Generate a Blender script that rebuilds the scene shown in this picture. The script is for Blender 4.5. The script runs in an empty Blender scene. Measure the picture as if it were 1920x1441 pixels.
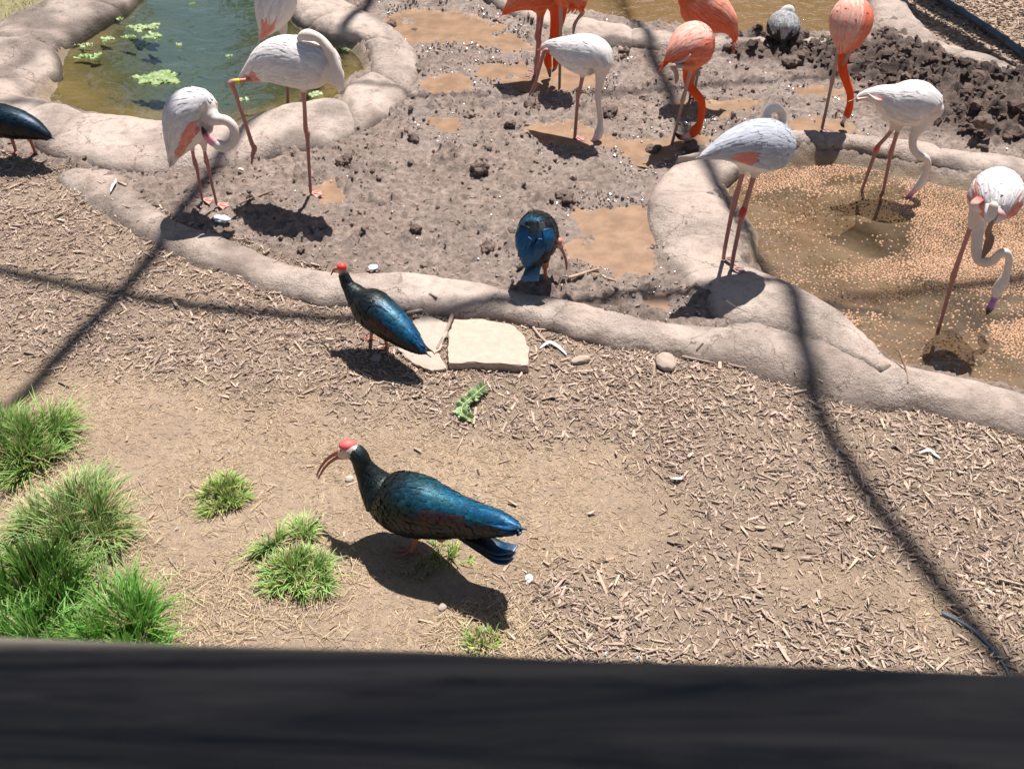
import bpy, math, random
import numpy as np
from mathutils import Vector
from mathutils.kdtree import KDTree
random.seed(7); rng = np.random.default_rng(7)
SC = bpy.context.scene; COL = SC.collection
# ------------------------------------------------------------------ camera
F_PX = 1867.0; CX, CY = 960.0, 720.5; PITCH = math.radians(41.0); CAMH = 3.3
cam_d = bpy.data.cameras.new('camera'); cam = bpy.data.objects.new('camera', cam_d); COL.objects.link(cam)
cam.location = (0, 0, CAMH); cam.rotation_euler = (math.pi/2-PITCH, 0, 0)
cam_d.sensor_width = 36; cam_d.lens = 36*F_PX/1920; cam_d.clip_start = .03; cam_d.clip_end = 500
cam_d.dof.use_dof = True; cam_d.dof.focus_distance = 4.3; cam_d.dof.aperture_fstop = 8.5
SC.camera = cam
# ------------------------------------------------------------------ sky, sun, exposure
SD = np.array([-.145, -.40])                 # shadow offset per metre of height
sun_el = math.atan(1/np.hypot(*SD)); sun_vec = Vector((-SD[0], -SD[1], 1)).normalized()
world = bpy.data.worlds.new('World'); SC.world = world; world.use_nodes = True
wn = world.node_tree; wn.nodes.clear()
sky = wn.nodes.new('ShaderNodeTexSky'); sky.sky_type = 'NISHITA'; sky.sun_disc = False
sky.sun_elevation = sun_el; sky.sun_rotation = math.atan2(sun_vec.x, sun_vec.y)
bg = wn.nodes.new('ShaderNodeBackground'); bg.inputs[1].default_value = .052
wo = wn.nodes.new('ShaderNodeOutputWorld'); wn.links.new(sky.outputs[0], bg.inputs[0]); wn.links.new(bg.outputs[0], wo.inputs[0])
sl = bpy.data.lights.new('sun', 'SUN'); sl.energy = 5.0; sl.angle = math.radians(.53); sl.color = (1, .95, .915)
so = bpy.data.objects.new('sun', sl); COL.objects.link(so); so.rotation_euler = (-sun_vec).to_track_quat('-Z', 'Y').to_euler(); so.location = (2, 5, 20)
SC.view_settings.view_transform = 'Standard'; SC.view_settings.look = 'None'; SC.view_settings.exposure = .70
SC.view_settings.gamma = 1; SC.view_settings.use_curve_mapping = False
SC.cycles.max_bounces = 6; SC.cycles.diffuse_bounces = 2; SC.cycles.transparent_max_bounces = 8; SC.cycles.sample_clamp_indirect = 4
# ------------------------------------------------------------------ measuring helpers
_F = np.array([0, math.cos(PITCH), -math.sin(PITCH)]); _D = np.array([0, -math.sin(PITCH), -math.cos(PITCH)])
def ray(px, py): return _F+np.array([1., 0, 0])*(px-CX)/F_PX+_D*(py-CY)/F_PX
def W(px, py, z=0.):                        # photo point -> place on the level z
    r = ray(px, py); return np.array([0, 0, CAMH])+r*((z-CAMH)/r[2])
def WY(px, py, Y):                          # photo point -> place at the distance Y
    r = ray(px, py); return np.array([0, 0, CAMH])+r*(Y/r[1])
def scl(P): return F_PX/float((P-np.array([0, 0, CAMH]))@_F)
def to_px(x, y, z=0.):
    q = np.stack([x, y, np.zeros_like(x)+z-CAMH], -1); d = q@_F
    return CX+F_PX*q[..., 0]/d, CY+F_PX*(q@_D)/d
def _h(ix, iy, iz, s):
    n = (ix*374761393+iy*668265263+iz*1274126177+s*362437) & 0xffffffff
    n = ((n ^ (n >> 13))*1274126177) & 0xffffffff
    n = ((n ^ (n >> 16))*2246822519) & 0xffffffff
    return ((n >> 8) & 0xffff)/32767.5-1
def noise2(x, y, s=0):
    ix = np.floor(x).astype(np.int64); iy = np.floor(y).astype(np.int64); fx = x-ix; fy = y-iy
    fx = fx*fx*(3-2*fx); fy = fy*fy*(3-2*fy)
    a = _h(ix, iy, 0, s); b = _h(ix+1, iy, 0, s); c = _h(ix, iy+1, 0, s); d = _h(ix+1, iy+1, 0, s)
    return (a*(1-fx)+b*fx)*(1-fy)+(c*(1-fx)+d*fx)*fy
def noise3(p, s=0):
    i = np.floor(p).astype(np.int64); f = p-i; f = f*f*(3-2*f); r = 0
    for dx in (0, 1):
        for dy in (0, 1):
            for dz in (0, 1):
                w = (f[:, 0] if dx else 1-f[:, 0])*(f[:, 1] if dy else 1-f[:, 1])*(f[:, 2] if dz else 1-f[:, 2])
                r = r+w*_h(i[:, 0]+dx, i[:, 1]+dy, i[:, 2]+dz, s)
    return r
def fbm2(x, y, sc, o=3, s=0, g=.5):
    r = 0; a = 1
    for k in range(o):
        r = r+a*noise2(x*sc*2**k+k*7.3, y*sc*2**k-k*3.1, s+k); a *= g
    return r
def fbm3(p, sc, o=3, s=0, g=.5):
    r = 0; a = 1
    for k in range(o): r = r+a*noise3(p*sc*2**k+k*5.7, s+k); a *= g
    return r
def poly(pts, z=0.): return np.array([W(a, b, z)[:2] for a, b in pts])
def smooth_poly(P, n=6, closed=True):
    k = len(P); out = []
    for i in range(k if closed else k-1):
        g = lambda j: P[j % k] if closed else P[min(max(j, 0), k-1)]
        p0, p1, p2, p3 = g(i-1), g(i), g(i+1), g(i+2)
        for t in np.arange(n)/n:
            out.append(.5*((2*p1)+(-p0+p2)*t+(2*p0-5*p1+4*p2-p3)*t*t+(-p0+3*p1-3*p2+p3)*t**3))
    if not closed: out.append(P[-1])
    return np.array(out)
def sdist(x, y, P):                         # >0 inside
    ins = np.zeros(x.shape, bool); d2 = np.full(x.shape, 1e9); n = len(P)
    for i in range(n):
        ax, ay = P[i]; bx, by = P[(i+1) % n]; ex, ey = bx-ax, by-ay
        t = np.clip(((x-ax)*ex+(y-ay)*ey)/(ex*ex+ey*ey+1e-12), 0, 1)
        d2 = np.minimum(d2, (x-ax-t*ex)**2+(y-ay-t*ey)**2)
        if abs(ey) > 1e-12: ins ^= ((ay > y) != (by > y)) & (x < ex*(y-ay)/ey+ax)
    return np.where(ins, 1, -1)*np.sqrt(d2)
def sstep(a, b, x): t = np.clip((x-a)/(b-a), 0, 1); return t*t*(3-2*t)
# ------------------------------------------------------------------ mesh builder
class MB:
    def __init__(s): s.v = []; s.f = []; s.c = []; s.m = []; s.n = 0
    def add(s, v, f, c=(1, 1, 1), m=0):
        v = np.asarray(v, float); f = np.asarray(f, np.int64); s.v.append(v)
        c = np.asarray(c, float)
        if c.ndim == 1: c = np.tile(c[:3], (len(v), 1))
        s.c.append(c[:, :3]); s.f.append(f+s.n); s.m.append(np.full(len(f), m)); s.n += len(v); return s
    def build(s, name, mats, parent=None, loc=None, smooth=False, link=True, autos=None):
        v = np.concatenate(s.v); c = np.concatenate(s.c)
        o0 = np.zeros(3)
        if parent is not None: o0 = np.array(root_loc(parent))
        elif loc is not None: o0 = np.array(loc)
        me = bpy.data.meshes.new(name)
        me.vertices.add(len(v)); me.vertices.foreach_set('co', (v-o0).astype(np.float32).ravel())
        nl = sum(f.size for f in s.f); nf = sum(len(f) for f in s.f)
        me.loops.add(nl); me.polygons.add(nf)
        me.loops.foreach_set('vertex_index', np.concatenate([f.ravel() for f in s.f]).astype(np.int32))
        cnt = np.concatenate([np.full(len(f), f.shape[1]) for f in s.f])
        me.polygons.foreach_set('loop_start', (np.cumsum(cnt)-cnt).astype(np.int32))
        me.polygons.foreach_set('material_index', np.concatenate(s.m).astype(np.int32))
        me.polygons.foreach_set('use_smooth', np.full(nf, smooth))
        at = me.color_attributes.new('Col', 'FLOAT_COLOR', 'POINT')
        at.data.foreach_set('color', np.concatenate([c, np.ones((len(c), 1))], 1).astype(np.float32).ravel())
        for m in (mats if isinstance(mats, (list, tuple)) else [mats]): me.materials.append(m)
        me.update(calc_edges=True); me.validate()
        o = bpy.data.objects.new(name, me)
        if link: COL.objects.link(o)
        if parent is not None: o.parent = parent
        else: o.location = o0
        return o
def root_loc(o):
    l = Vector((0, 0, 0))
    while o is not None: l = l+o.location; o = o.parent
    return l
def tag(o, label, cat, group=None, kind=None):
    if label: o['label'] = label
    if cat: o['category'] = cat
    if group: o['group'] = group
    if kind: o['kind'] = kind
    return o
def empty(name, loc, label, cat, group=None):
    o = bpy.data.objects.new(name, None); COL.objects.link(o); o.location = loc; o.empty_display_size = .1
    return tag(o, label, cat, group)
def struct(o): o['kind'] = 'structure'; return o
# ------------------------------------------------------------------ materials
def mat(name):
    m = bpy.data.materials.new(name); m.use_nodes = True; nt = m.node_tree
    b = nt.nodes['Principled BSDF']; return m, nt, b
def N(nt, t, **kw):
    n = nt.nodes.new(t)
    for k, v in kw.items():
        if k.startswith('i_'): n.inputs[k[2:].replace('_', ' ')].default_value = v
        else: setattr(n, k, v)
    return n
def noise_n(nt, scale, detail=4, rough=.6, vec=None, dist=0):
    n = N(nt, 'ShaderNodeTexNoise'); n.inputs['Scale'].default_value = scale; n.inputs['Detail'].default_value = detail
    n.inputs['Roughness'].default_value = rough; n.inputs['Distortion'].default_value = dist
    if vec is not None: nt.links.new(vec, n.inputs['Vector'])
    return n
def ramp(nt, fac, a, b, ca=(0, 0, 0, 1), cb=(1, 1, 1, 1)):
    r = N(nt, 'ShaderNodeValToRGB'); r.color_ramp.elements[0].position = a; r.color_ramp.elements[1].position = b
    r.color_ramp.elements[0].color = ca; r.color_ramp.elements[1].color = cb; nt.links.new(fac, r.inputs[0]); return r
def mix(nt, fac, a, b, mode='MIX'):
    m = N(nt, 'ShaderNodeMix', data_type='RGBA', blend_type=mode)
    for s, i in ((fac, 0), (a, 6), (b, 7)):
        if hasattr(s, 'links') or hasattr(s, 'is_linked'): nt.links.new(s, m.inputs[i])
        else: m.inputs[i].default_value = s if i == 0 else (tuple(s)+(1,))[:4]
    return m.outputs[2]
def bump(nt, h, strength, dist, b, prev=None):
    n = N(nt, 'ShaderNodeBump'); n.inputs['Strength'].default_value = strength; n.inputs['Distance'].default_value = dist
    nt.links.new(h, n.inputs['Height'])
    if prev is not None: nt.links.new(prev, n.inputs['Normal'])
    nt.links.new(n.outputs[0], b.inputs['Normal']); return n.outputs[0]
def obj_co(nt): return N(nt, 'ShaderNodeTexCoord').outputs['Object']
def pos_co(nt): return N(nt, 'ShaderNodeNewGeometry').outputs['Position']
def m_col(name, rough=.8, nscale=40, nstr=.25, bstr=.4, bdist=.003, metallic=0, spec=.3, bscale=None, transl=0, sheen=0):
    m, nt, b = mat(name); at = N(nt, 'ShaderNodeAttribute', attribute_name='Col')
    co = pos_co(nt); n = noise_n(nt, nscale, 5, .65, co); r = ramp(nt, n.outputs[0], .3, .7, (1-nstr,)*3+(1,), (1+nstr,)*3+(1,))
    c = mix(nt, 1., at.outputs[0], r.outputs[0], 'MULTIPLY'); nt.links.new(c, b.inputs['Base Color'])
    b.inputs['Roughness'].default_value = rough; b.inputs['Metallic'].default_value = metallic
    b.inputs['Specular IOR Level'].default_value = spec; b.inputs['Sheen Weight'].default_value = sheen
    n2 = noise_n(nt, bscale or nscale*2, 4, .7, co); bump(nt, n2.outputs[0], bstr, bdist, b)
    if transl:
        t = N(nt, 'ShaderNodeBsdfTranslucent'); nt.links.new(c, t.inputs[0]); mx = N(nt, 'ShaderNodeMixShader'); mx.inputs[0].default_value = transl
        out = [q for q in nt.nodes if q.type == 'OUTPUT_MATERIAL'][0]
        nt.links.new(b.outputs[0], mx.inputs[1]); nt.links.new(t.outputs[0], mx.inputs[2]); nt.links.new(mx.outputs[0], out.inputs[0])
    return m
# concrete of the sculpted rims
def m_rock():
    m, nt, b = mat('rim_concrete'); co = pos_co(nt); at = N(nt, 'ShaderNodeAttribute', attribute_name='Col')
    n1 = noise_n(nt, 3, 6, .6, co); n2 = noise_n(nt, 16, 6, .7, co); n3 = noise_n(nt, 160, 5, .7, co)
    c = mix(nt, ramp(nt, n1.outputs[0], .35, .68).outputs[0], (.49, .378, .315), (.60, .495, .42))
    c = mix(nt, ramp(nt, n2.outputs[0], .50, .72).outputs[0], c, (.29, .215, .17)); c = mix(nt, ramp(nt, noise_n(nt, 1.3, 5, .7, co).outputs[0], .56, .68).outputs[0], c, (.27, .21, .175))
    c = mix(nt, .35, c, ramp(nt, n3.outputs[0], .3, .7, (.2, .16, .13, 1), (.5, .44, .38, 1)).outputs[0])
    c = mix(nt, 1., c, at.outputs[0], 'MULTIPLY'); vd = N(nt, 'ShaderNodeTexVoronoi', feature='DISTANCE_TO_EDGE'); vd.inputs['Scale'].default_value = 2.1
    wv = N(nt, 'ShaderNodeVectorMath', operation='MULTIPLY_ADD'); nw = noise_n(nt, 7, 5, .7, co); nt.links.new(nw.outputs[1], wv.inputs[0]); wv.inputs[1].default_value = (.22, .22, .22); nt.links.new(co, wv.inputs[2]); nt.links.new(wv.outputs[0], vd.inputs['Vector'])
    ck = ramp(nt, vd.outputs['Distance'], .0, .010, (1, 1, 1, 1), (0, 0, 0, 1)); ckm = mix(nt, 1., ck.outputs[0], ramp(nt, noise_n(nt, 1.1, 2, .5, co).outputs[0], .46, .54).outputs[0], 'MULTIPLY'); c = mix(nt, ckm, c, (.10, .07, .055))
    nt.links.new(c, b.inputs['Base Color'])
    b.inputs['Roughness'].default_value = .85; b.inputs['Specular IOR Level'].default_value = .25
    v = N(nt, 'ShaderNodeTexVoronoi'); v.inputs['Scale'].default_value = 55; nt.links.new(co, v.inputs['Vector'])
    n4 = noise_n(nt, 55, 4, .65, co); n5 = noise_n(nt, 1.7, 3, .6, co); ms = ramp(nt, n5.outputs[0], .45, .6); hh = mix(nt, 1., ramp(nt, n4.outputs[0], .38, .62).outputs[0], ms.outputs[0], 'MULTIPLY')
    p = bump(nt, n2.outputs[0], .8, .022, b); p = bump(nt, hh, .9, .007, b, p); bump(nt, n3.outputs[0], .8, .005, b, p)
    return m
def m_ground():
    m, nt, b = mat('ground_soil'); co = pos_co(nt)
    A = lambda n: N(nt, 'ShaderNodeAttribute', attribute_name=n).outputs['Fac']
    n1 = noise_n(nt, 2.2, 6, .6, co); n2 = noise_n(nt, 22, 7, .7, co); n3 = noise_n(nt, 110, 6, .8, co)
    dirt = mix(nt, ramp(nt, n1.outputs[0], .35, .65).outputs[0], (.42, .30, .20), (.545, .405, .275))
    dirt = mix(nt, ramp(nt, n2.outputs[0], .45, .75).outputs[0], dirt, (.29, .215, .16))
    mud = mix(nt, ramp(nt, n1.outputs[0], .38, .62).outputs[0], (.37, .265, .212), (.53, .405, .33))
    mud = mix(nt, ramp(nt, n2.outputs[0], .35, .7).outputs[0], (.105, .072, .056), mud)
    clod = mix(nt, ramp(nt, n2.outputs[0], .3, .75).outputs[0], (.05, .031, .024), (.15, .10, .08))
    dirt = mix(nt, A('mulch'), dirt, (.17, .12, .09)); mud = mix(nt, A('silt'), mud, (.30, .21, .155)); c = mix(nt, A('mud'), dirt, mud); c = mix(nt, A('clod'), c, clod)
    c = mix(nt, A('grassy'), c, mix(nt, ramp(nt, n2.outputs[0], .4, .6).outputs[0], (.20, .2, .07), (.36, .31, .16)))
    pf = mix(nt, ramp(nt, n1.outputs[0], .4, .6).outputs[0], (.24, .175, .10), (.37, .27, .165))
    deep = mix(nt, ramp(nt, A('deep'), .0, .5).outputs[0], pf, (.06, .075, .032)); deep = mix(nt, ramp(nt, A('deep'), .45, 1.).outputs[0], deep, (.005, .095, .115)); c = mix(nt, A('pond'), c, deep)  # the water's darkening with depth is put into the floor colour
    c = mix(nt, .22, c, ramp(nt, n3.outputs[0], .3, .72, (.08, .05, .04, 1), (.62, .53, .44, 1)).outputs[0])
    nt.links.new(c, b.inputs['Base Color'])
    wet = mix(nt, A('wet'), (.9,)*3, ramp(nt, n2.outputs[0], .35, .62, (.26,)*3+(1,), (.55,)*3+(1,)).outputs[0])
    nt.links.new(wet, b.inputs['Roughness'])
    sp = N(nt, 'ShaderNodeMath', operation='MULTIPLY_ADD'); nt.links.new(A('wet'), sp.inputs[0]); sp.inputs[1].default_value = .55; sp.inputs[2].default_value = .15
    nt.links.new(sp.outputs[0], b.inputs['Specular IOR Level'])
    p = bump(nt, n2.outputs[0], 1., .02, b); bump(nt, n3.outputs[0], 1., .009, b, p)
    return m
def m_water(name, tint, rough=.02, bs=7, bd=.01, alpha=0., fres=1.33, body=(.3, .2, .1), bn=3, patch=None):
    m = bpy.data.materials.new(name); m.use_nodes = True; nt = m.node_tree; nt.nodes.clear()
    out = N(nt, 'ShaderNodeOutputMaterial'); tr = N(nt, 'ShaderNodeBsdfTransparent'); tr.inputs[0].default_value = tint+(1,)
    gl = N(nt, 'ShaderNodeBsdfGlossy'); gl.inputs['Roughness'].default_value = rough; gl.inputs[0].default_value = (1, 1, 1, 1)
    df = N(nt, 'ShaderNodeBsdfDiffuse'); df.inputs[0].default_value = body+(1,)
    fr = N(nt, 'ShaderNodeFresnel'); fr.inputs[0].default_value = fres; co = pos_co(nt)
    n = noise_n(nt, bs, bn, .55, co, .6); bp = N(nt, 'ShaderNodeBump'); bp.inputs['Strength'].default_value = 1; bp.inputs['Distance'].default_value = bd
    nt.links.new(n.outputs[0], bp.inputs['Height'])
    nt.links.new(bp.outputs[0], gl.inputs['Normal']); nt.links.new(bp.outputs[0], fr.inputs['Normal'])
    m1 = N(nt, 'ShaderNodeMixShader'); m1.inputs[0].default_value = alpha
    if patch:
        na = noise_n(nt, patch[0], 4, .6, co); r = ramp(nt, na.outputs[0], .35, .65, (patch[1],)*3+(1,), (patch[2],)*3+(1,)); nt.links.new(r.outputs[0], m1.inputs[0])
    nt.links.new(tr.outputs[0], m1.inputs[1]); nt.links.new(df.outputs[0], m1.inputs[2])
    m2 = N(nt, 'ShaderNodeMixShader'); nt.links.new(fr.outputs[0], m2.inputs[0]); nt.links.new(m1.outputs[0], m2.inputs[1]); nt.links.new(gl.outputs[0], m2.inputs[2])
    nt.links.new(m2.outputs[0], out.inputs[0]); return m
def m_wood(name, ca, cb, rough=.7, axis_scale=(1, 14, 14), bstr=.5):
    m, nt, b = mat(name); co = obj_co(nt); mp = N(nt, 'ShaderNodeMapping'); mp.inputs['Scale'].default_value = axis_scale; nt.links.new(co, mp.inputs[0])
    n = noise_n(nt, 3, 6, .6, mp.outputs[0], 1.5); n2 = noise_n(nt, 14, 5, .7, mp.outputs[0])
    c = mix(nt, ramp(nt, n.outputs[0], .35, .65).outputs[0], ca, cb); c = mix(nt, ramp(nt, n2.outputs[0], .55, .8).outputs[0], c, tuple(q*.45 for q in ca))
    nt.links.new(c, b.inputs['Base Color']); b.inputs['Roughness'].default_value = rough
    p = bump(nt, n.outputs[0], bstr, .004, b); bump(nt, n2.outputs[0], bstr, .002, b, p); return m
ROCK = m_rock(); GROUND = m_ground()
CHIP = m_col('wood_chip', .9, 90, .3, .6, .002)
CLOD = m_col('wet_mud', .62, 60, .5, 1., .01, spec=.3)
STONE = m_col('sandstone', .85, 25, .12, .5, .004)
GRASS = m_col('grass_blade', .55, 30, .2, .1, .001, transl=.3, spec=.4)
LEAF = m_col('lettuce_leaf', .4, 60, .25, .5, .003, transl=.3, spec=.5)
FEATHER_W = m_col('flamingo_plumage', .75, 45, .06, .35, .003, spec=.2, bscale=110, transl=.12)
FEATHER_I = m_col('ibis_plumage', .42, 60, .4, .5, .002, metallic=.35, spec=.5, bscale=160)
SKIN = m_col('bird_skin', .5, 150, .18, .5, .001, spec=.4)
PELLET = m_col('feed_pellet', .7, 200, .15, .2, .001)
RUBBER = m_col('hose_rubber', .5, 30, .2, .1, .001, spec=.4)
ROPE = m_col('net_cable', .8, 80, .2, .3, .002)
TWIG = m_col('twig_bark', .9, 80, .3, .8, .002)
EYE = m_col('eye', .08, 5, 0, 0, .001, spec=.8)
# ------------------------------------------------------------------ region outlines (measured on the ground)
kerb_mid = [(-700, 210), (-200, 235), (0, 290), (110, 320), (190, 335), (255, 372), (312, 410), (352, 430), (440, 454), (530, 490), (610, 520), (702, 534), (790, 546), (880, 560),
            (970, 570), (1045, 588), (1130, 604), (1215, 620), (1300, 628), (1420, 650), (1530, 690), (1640, 715), (1720, 715), (1850, 745), (1930, 766), (2500, 900)]
MULCH = poly(kerb_mid+[(3500, 1441), (-1600, 1441)])
L_POND = smooth_poly(poly([(75, 195), (125, 212), (205, 232), (300, 245), (400, 255), (450, 252), (530, 222), (592, 206), (640, 196), (655, 165), (695, 135), (680, 98), (640, 80), (575, 52), (548, 20),
    (525, -30), (480, -90), (250, -90), (235, -10), (190, 30), (130, 75), (100, 120), (90, 160)], -.03))
R_POND = smooth_poly(poly([(1352, 345), (1400, 320), (1500, 302), (1600, 302), (1700, 322), (1790, 345), (1900, 368), (2100, 410), (2400, 520), (2300, 850), (2060, 800), (1940, 755), (1850, 735), (1760, 715),
    (1665, 690), (1600, 635), (1540, 595), (1460, 550), (1400, 505), (1400, 440), (1375, 395), (1352, 370)], -.03))
T_POND = smooth_poly(poly([(1010, 5), (1085, 28), (1150, 45), (1220, 58), (1300, 62), (1390, 78), (1460, 74), (1540, 76), (1610, 66), (1650, 35), (1640, -20), (1650, -90), (1400, -120), (1100, -120), (960, -60)], -.03))
PUDDLES = [smooth_poly(poly(p, .035), 4) for p in (
    [(1090, 397), (1150, 387), (1203, 392), (1213, 440), (1238, 500), (1180, 515), (1120, 500), (1078, 480), (1082, 430)],
    [(1000, 240), (1060, 230), (1120, 247), (1200, 262), (1290, 253), (1325, 262), (1285, 282), (1215, 304), (1150, 280), (1080, 264), (1010, 262)],
    [(900, 130), (960, 118), (1060, 116), (1125, 132), (1112, 160), (1060, 184), (1010, 170), (940, 152)],
    [(735, 30), (830, 18), (920, 35), (935, 60), (870, 78), (800, 88), (748, 60)],
    [(1500, 232), (1560, 222), (1602, 236), (1592, 252), (1510, 252)], [(1255, 184), (1340, 186), (1425, 192), (1380, 216), (1290, 218)],
    [(800, 226), (850, 220), (862, 244), (820, 250)], [(595, 352), (632, 347), (642, 366), (604, 372)], [(1208, 560), (1252, 556), (1262, 582), (1214, 582)],
    [(800, 150), (860, 145), (870, 165), (810, 170)], [(1500, 165), (1600, 168), (1560, 185)], [(900, 60), (985, 75), (1000, 95), (920, 92)])]
CLODZ = poly([(1330, 85), (1480, 75), (1600, 90), (1680, 70), (1790, 120), (1920, 155), (2300, 260), (2300, 420), (1920, 290), (1800, 262), (1740, 255), (1640, 235), (1600, 170), (1490, 130), (1380, 130)])
BEYOND = poly([(1650, -100), (1700, 20), (1730, 60), (1810, 105), (1900, 145), (2100, 210), (4000, 500), (4000, -500), (1700, -500)])
BEYOND2 = poly([(-3000, 60), (-300, 120), (20, 40), (90, 10), (160, -30), (260, -90), (100, -600), (-5000, -600)])
BARE = poly([(-300, 690), (200, 680), (430, 735), (600, 750), (820, 790), (1000, 830), (1130, 890), (1230, 980), (1280, 1090), (1100, 1140), (1000, 1300), (300, 1400), (-600, 1400)])
BARE2 = poly([(1400, 1060), (1600, 1040), (1780, 1120), (1850, 1200), (1700, 1180), (1500, 1130)])
def zones(x, y):
    w = fbm2(x, y, 5, 3, 11)*.04
    mul = sstep(-.05, .06, sdist(x, y, MULCH)+w*.3); bey = sstep(-.04, .05, sdist(x, y, BEYOND)+w*.4); b2 = sstep(-.04, .06, sdist(x, y, BEYOND2)+w)
    far = sstep(11, 12.5, y)
    mud = (1-mul)*(1-bey)*(1-b2)*(1-far); clod = mud*sstep(-.12, .16, sdist(x, y, CLODZ)+w*2.2)
    pd = np.maximum(np.maximum(sdist(x, y, L_POND), sdist(x, y, R_POND)), sdist(x, y, T_POND))
    pud = np.full(x.shape, -9.)
    for P in PUDDLES: pud = np.maximum(pud, sdist(x, y, P))
    pud = pud+w*1.5+fbm2(x, y, 16, 3, 5)*.022
    return mul, mud, clod, b2, pd, pud
def height(x, y, Z=None):
    mul, mud, clod, b2, pd, pud = Z or zones(x, y)
    n1 = fbm2(x, y, 2.2, 3, 1); n2 = fbm2(x, y, 9, 3, 2); n3 = np.abs(fbm2(x, y, 17, 3, 3, .6)); n4 = np.abs(noise2(x*38, y*38, 4))
    h = .006*n1+.003*n2+.006*sstep(.30, .03, sdist(x, y, MULCH)+.06*n1)*mul
    n5 = np.abs(noise2(x*24+9, y*24, 8)); hm = .045+.008*n1+.009*n2+.020*(n3-.45)+.016*(n4-.4)+.010*(n5-.4)
    lump = sstep(.35, .95, fbm2(x, y, 6.5, 2, 21))
    hm = hm+lump*.016*(1+n3+n4)
    cl = np.abs(fbm2(x, y, 7.5, 4, 31, .6)); hc = .05+.085*cl+.025*n3
    h = h*(1-mud)+mud*(hm*(1-clod)+hc*clod)
    pk = sstep(-.06, .045, pud); h = h-mud*(1-clod)*pk*.034
    wetrim = sstep(-.02, .10, pd)
    return h*(1-wetrim)+wetrim*(-.05-.20*sstep(0, .9, pd)+.01*n2)
def hz(x, y): return float(height(np.array([float(x)]), np.array([float(y)]))[0])
def G(px, py):                              # photo point -> ground surface
    z = 0.
    for _ in range(4): p = W(px, py, z); z = hz(p[0], p[1])
    return W(px, py, z)
# ------------------------------------------------------------------ ground sheet
def axis(lo, hi, step, far, r=1.35):
    a = np.arange(lo, hi+step/2, step); up = []; d = step; p = hi
    while p < far: d *= r; p += d; up.append(p)
    dn = []; d = step; p = lo
    while p > -far: d *= r; p -= d; dn.append(p)
    return np.concatenate([dn[::-1], a, up])
gx = axis(-5.2, 5.2, .0178, 160); gy = axis(1.95, 10.0, .0178, 160)
X, Y = np.meshgrid(gx, gy); nx, ny = len(gx), len(gy); x, y = X.ravel(), Y.ravel()
Zn = zones(x, y); Hh = height(x, y, Zn); idx = np.arange(nx*ny).reshape(ny, nx)
gb = MB(); gb.add(np.stack([x, y, Hh], 1), np.stack([idx[:-1, :-1], idx[:-1, 1:], idx[1:, 1:], idx[1:, :-1]], -1).reshape(-1, 4))
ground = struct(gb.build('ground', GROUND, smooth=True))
mul, mud, clod, b2, pd, pud = Zn
wet = mud*np.clip(.35+.5*sstep(-.30, .02, pud)+.35*sstep(-.1, .5, fbm2(x, y, 2.5, 3, 77)), 0, 1)*(1-.5*clod)
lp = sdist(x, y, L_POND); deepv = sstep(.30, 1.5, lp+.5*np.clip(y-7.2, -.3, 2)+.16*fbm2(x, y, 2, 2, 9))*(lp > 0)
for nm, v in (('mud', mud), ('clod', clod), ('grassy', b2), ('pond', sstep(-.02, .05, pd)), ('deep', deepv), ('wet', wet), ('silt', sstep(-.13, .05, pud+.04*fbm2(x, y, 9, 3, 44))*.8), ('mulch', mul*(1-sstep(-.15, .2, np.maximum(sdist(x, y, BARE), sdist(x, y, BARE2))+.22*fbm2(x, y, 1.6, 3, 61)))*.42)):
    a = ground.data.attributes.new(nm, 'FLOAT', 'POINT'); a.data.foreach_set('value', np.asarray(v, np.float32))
# ------------------------------------------------------------------ waters
def sheet(name, P, z, m, grow=.02):
    T = np.roll(P, -1, 0)-np.roll(P, 1, 0); T /= np.linalg.norm(T, axis=1, keepdims=True)+1e-9; sg = 1 if np.sum(P[:, 0]*np.roll(P[:, 1], -1)-np.roll(P[:, 0], -1)*P[:, 1]) > 0 else -1; Q = P+np.stack([T[:, 1], -T[:, 0]], 1)*grow*sg
    n = len(Q); b = MB(); area = np.sum(P[:, 0]*np.roll(P[:, 1], -1)-np.roll(P[:, 0], -1)*P[:, 1])
    return b.add(np.c_[Q, np.full(n, z)], [list(range(n)) if area > 0 else list(range(n))[::-1]]).build(name, m)
struct(sheet('pond_water', L_POND, -.035, m_water('green_pond_water', (.80, .80, .62), .015, 3.2, .022, .05, 2.0, (.05, .07, .035), 3, (1.2, .0, .08)), .03))
struct(sheet('pond_water', R_POND, -.035, m_water('murky_pond_water', (.82, .74, .66), .03, 6, .007, .3, 1.5, (.25, .185, .115), 3, (2.5, .1, .42)), .03))
struct(sheet('pond_water', T_POND, -.035, m_water('brown_pond_water', (.78, .66, .48), .04, 9, .03, .45, 1.5, (.27, .18, .09)), .03))
pw = m_water('puddle_water', (.6, .45, .3), .08, 14, .004, .80, 1.4, (.33, .215, .14), 3, (9, .7, 1.))
for i_, P in enumerate(PUDDLES): struct(sheet('puddle', P, .030+.0004*i_, pw, .07))
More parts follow.
